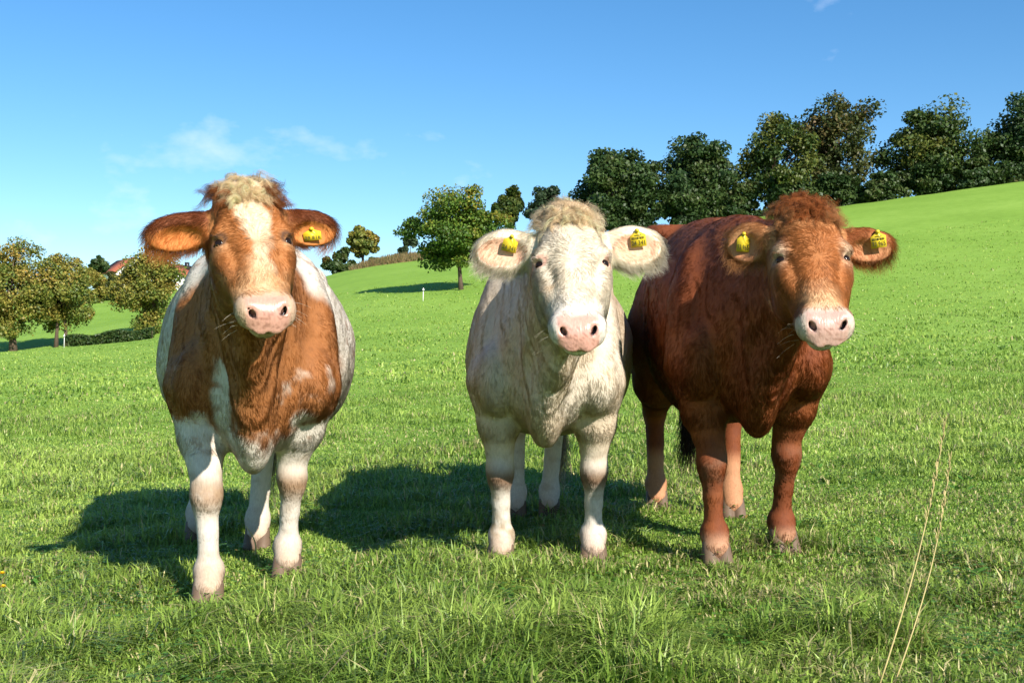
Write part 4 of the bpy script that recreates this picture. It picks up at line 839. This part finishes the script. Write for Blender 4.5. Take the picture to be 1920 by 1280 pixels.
def bank_grass():
    rng = np.random.default_rng(4); n = 5000; k = FPX / 98.0; f = rng.random(n); g = rng.random(n) * 0.6; x = (655 - 960) / k + (167 / k) * f; y = 97.5 + 6 * g
    z = terrain(x, y) - 0.1 + np.sin(math.pi * f) ** 0.6 * np.sin(math.pi * g) ** 0.7 * 0.62; h = rng.uniform(0.15, 0.5, n); a = rng.random(n) * 6.28; w = 0.03
    P = np.stack([x, y, z], 1); S = np.stack([np.cos(a) * w, np.sin(a) * w, 0 * a], 1); T = P + np.stack([np.sin(a) * h * 0.5, np.cos(a) * h * 0.5, h], 1)
    me = mesh('dry_grass', np.stack([P - S, P + S, T], 1).reshape(-1, 3), np.arange(n * 3).reshape(-1, 3)); pl = np.array([(0.28, 0.20, 0.09), (0.20, 0.14, 0.06), (0.14, 0.15, 0.05)])
    attr_color(me, 'tint', pl[rng.integers(0, 3, n)] * rng.uniform(0.7, 1.3, (n, 1)), 'FACE'); tag(add('dry_grass', me, M['blade']), 'dry brown grass growing on the ridge bank', 'grass', kind='stuff')
bank_grass()

# ------------------------------------------------------------------ grass
def blades(n, xr, yr, hlen, wid, seed, dens_fall=None, sector=True):
    rng = np.random.default_rng(seed)
    y = yr[0] + (yr[1] - yr[0]) * rng.random(n) if dens_fall is None else yr[0] * (yr[1] / yr[0]) ** rng.random(n)
    x = (rng.random(n) * 2 - 1) * (0.49 * y + 0.35)
    P = np.stack([x, y, terrain(x, y)], 1); Q = P * np.array([1, 1, 0])
    tall = 0.5 * fbm(Q, 1.1, 5, 2) + 0.5 * fbm(Q, 4.0, 6, 2); patch = fbm(Q, 3.0, 15, 2); dry = fbm(Q, 0.8, 25, 2)
    h = hlen * (0.45 + 0.9 * rng.random(n) ** 1.5) * (0.45 + 1.35 * sstep(0.42, 0.66, tall)) * (0.70 + 0.6 * patch) * (1 + 0.75 * sstep(3.9, 2.8, y))
    ang = rng.random(n) * 2 * math.pi + 3 * (patch - 0.5); lean = np.abs(rng.normal(0.85, 0.60, n)) + 0.1
    dx, dy = np.cos(ang), np.sin(ang); w = wid * rng.uniform(0.5, 1.5, n) * (0.8 + 0.2 * y / yr[0])
    tw = ang + math.pi / 2 + rng.normal(0, 0.7, n); sx, sy = np.cos(tw) * w * 0.5, np.sin(tw) * w * 0.5
    m = P + np.stack([dx * h * lean * 0.35, dy * h * lean * 0.35, h * 0.62], 1); tip = P + np.stack([dx * h * lean, dy * h * lean, h * np.clip(1.05 - 0.35 * lean, 0.25, 1)], 1)
    S = np.stack([sx, sy, np.zeros(n)], 1); P = P - np.array([0, 0, 0.008])
    V = np.stack([P - S, P + S, m - S * 0.85, m + S * 0.85, tip], 1).reshape(-1, 3); b = np.arange(n) * 5
    F = np.stack([b, b + 1, b + 3, b, b + 3, b + 2, b + 2, b + 3, b + 4], 1).reshape(-1, 3)
    c0, c1, c2 = np.array([0.120, 0.220, 0.026]), np.array([0.365, 0.480, 0.092]), np.array([0.50, 0.44, 0.20])
    f = np.clip(0.25 + 0.9 * (patch - 0.5) + 0.9 * (fbm(Q, 0.22, 35, 2) - 0.5) + rng.random(n) * 0.7, 0, 1)[:, None]; C = c0 * (1 - f) + c1 * f
    dr = (rng.random(n) < (0.08 + 0.20 * sstep(0.45, 0.7, dry)) * np.clip(7.0 / y, 0.12, 1.0))[:, None]; C = np.where(dr, c2 * rng.uniform(0.6, 1.2, (n, 1)), C); C = C * (1 + rng.uniform(-0.28, 0.22, (n, 1)) * np.clip(9.0 / y, 0.35, 1)[:, None])
    return V, F, np.repeat(C, 3, 0)
parts = [blades(230000, None, (2.55, 7.0), 0.046, 0.0050, 1, True), blades(170000, None, (7.0, 18.0), 0.048, 0.0075, 2, True), blades(90000, None, (18.0, 70.0), 0.055, 0.026, 3, True)]
o = 0; VV = []; FF = []; CC = []
for v, f, c in parts: VV.append(v); FF.append(f + o); CC.append(c); o += len(v)
me = mesh('grass', np.concatenate(VV), np.concatenate(FF)); attr_color(me, 'tint', np.concatenate(CC), 'FACE')
tag(add('grass', me, M['blade']), 'short green pasture grass with dry blades around the cows', 'grass', kind='stuff')
def weeds():
    rng = np.random.default_rng(9); V = []; F = []; C = []
    for q in range(520):
        y = 2.7 * (9 / 2.7) ** rng.random(); x = (rng.random() * 2 - 1) * (0.48 * y + 0.2); g = gz(x, y); clover = rng.random() < 0.85
        nl = int(rng.integers(6, 16)) if clover else int(rng.integers(4, 8)); spread = 0.07 if clover else 0.02
        for l in range(nl):
            px, py = x + rng.normal(0, spread), y + rng.normal(0, spread); a0 = rng.random() * 6.28; h = rng.uniform(0.03, 0.065) if clover else 0.02
            for k in range(3 if clover else 1):
                a = a0 + k * 2.094; L = rng.uniform(0.010, 0.016) if clover else rng.uniform(0.03, 0.06); w = L * 0.45 if clover else L * 0.20; up = 0.25 if clover else 0.55
                d = np.array([math.cos(a), math.sin(a), up]); s = np.array([-math.sin(a), math.cos(a), 0]); b = np.array([px, py, g + h]); i = len(V)
                V += [b, b + d * L * 0.55 + s * w, b + d * L + np.array([0, 0, -0.1 * L]), b + d * L * 0.55 - s * w]; F.append([i, i + 1, i + 2, i + 3]); C.append(np.array([0.09, 0.21, 0.03]) * rng.uniform(0.7, 1.4) if rng.random() > 0.06 else np.array([0.3, 0.22, 0.05]))
    me = mesh('weeds', np.array(V), np.array(F)); attr_color(me, 'tint', np.array(C), 'FACE')
    tag(add('weeds', me, M['blade']), 'clover and dandelion leaves scattered through the grass', 'weeds', kind='stuff')
weeds()

# ------------------------------------------------------------------ small things
def stalk(label, base, tip, bend, r, mat, head=True, name='dry_grass_stalk', cat='grass stalk'):
    base = np.array(base); tip = np.array(tip); root = empty(name, tuple(base)); tag(root, label, cat)
    pts = [(tip - base) * f + np.array(bend) * math.sin(math.pi * f) for f in np.linspace(0, 1, 9)]
    mb = MB(); mb.add(*tube(pts, [r * (1 - 0.6 * f) for f in np.linspace(0, 1, 9)], 6)); add('stem', mb.mesh('stem', True), mat, root)
    if head:
        hb = MB(); rr = random.Random(3)
        for i in range(46):
            f = 0.62 + 0.38 * i / 46; k = f * 8; a = pts[int(min(k, 7))] + (pts[int(min(k, 7)) + 1] - pts[int(min(k, 7))]) * (k - int(min(k, 7))); d = np.array([rr.uniform(-1, 1), rr.uniform(-1, 1), 2.6]); d /= np.linalg.norm(d)
            hb.add(*tube([a, a + d * 0.010, a + d * 0.020], [0.0004, 0.0014, 0.0003], 5))
        add('seed_head', hb.mesh('seed_head', True), M['straw'], root)
b1 = on_ground(1640, 1300, 1.5); stalk('taller dry straw coloured grass stalk leaning beside the red cow', b1, at(1772, 790, b1[1] + 0.15), (0.015, 0, 0.0), 0.0022, M['straw'])
b2 = on_ground(1668, 1295, 1.5); stalk('shorter dry grass stalk crossing behind the taller one', b2, at(1781, 856, b2[1] + 0.18), (0.02, 0, 0.0), 0.0020, M['straw'])
b3 = on_ground(478, 1045); stalk('broken dry stem standing between the legs of the pied cow', b3, at(462, 985, b3[1] - 0.03), (0.02, 0, 0), 0.004, M['straw'], False, 'dead_weed', 'dead weed')
mo = at(1562, 648, 3.40); stalk('thin green grass stem hanging from the mouth of the red cow', mo, at(1602, 708, 3.36), (0.01, 0, 0.01), 0.0013, M['stem'], False, 'grass_stem', 'stem')
def dandelion(px_, py_, label):
    g = on_ground(px_, py_ + 14); root = empty('dandelion', tuple(g)); tag(root, label, 'flower', 'dandelions at the left edge')
    mb = MB(); mb.add(*tube([(0, 0, 0), (0.004, 0, 0.05)], [0.002, 0.0015], 6)); add('stem', mb.mesh('stem'), M['stem'], root)
    V = []; F = []
    for k in range(40):
        a = k * 2.4; t_ = 0.15 + 0.45 * (k / 40); L = 0.011; d = np.array([math.cos(a) * math.cos(1.4 - t_ * 2), math.sin(a) * math.cos(1.4 - t_ * 2), math.sin(1.4 - t_ * 2)]); s = np.array([-math.sin(a), math.cos(a), 0]); b = np.array([0.004, 0, 0.05]); i = len(V)
        V += [b, b + d * L + s * 0.0025, b + d * L * 1.1, b + d * L - s * 0.0025]; F.append([i, i + 1, i + 2, i + 3])
    add('flower_head', mesh('flower_head', np.array(V), np.array(F)), M['petal'], root)
dandelion(5, 1086, 'yellow dandelion at the left edge, upper of two'); dandelion(7, 1112, 'small yellow dandelion below the other at the left edge')
def post(px_, y0_, y1_, Y, label):
    k = FPX / Y; x = (px_ - 960) / k; g = gz(x, Y); h = (y1_ - y0_) / k; root = empty('fence_post', (x, Y, g)); tag(root, label, 'post', 'white fence posts')
    mb = MB(); mb.add(*tube([(0, 0, -0.1), (0.02, 0, h)], [0.022, 0.016], 8)); add('stake', mb.mesh('stake', True), M['white_plastic'], root)
    mb = MB(); mb.box((0.02, -0.05, h * 0.85), (0.05, 0.03, 0.03)); add('insulator', mb.mesh('insulator'), M['white_plastic'], root)
post(120, 626, 652, 70, 'white plastic fence post at the field edge below the left trees')
post(793, 528, 553, 57, 'thin white fence post in the shadow of the maple')
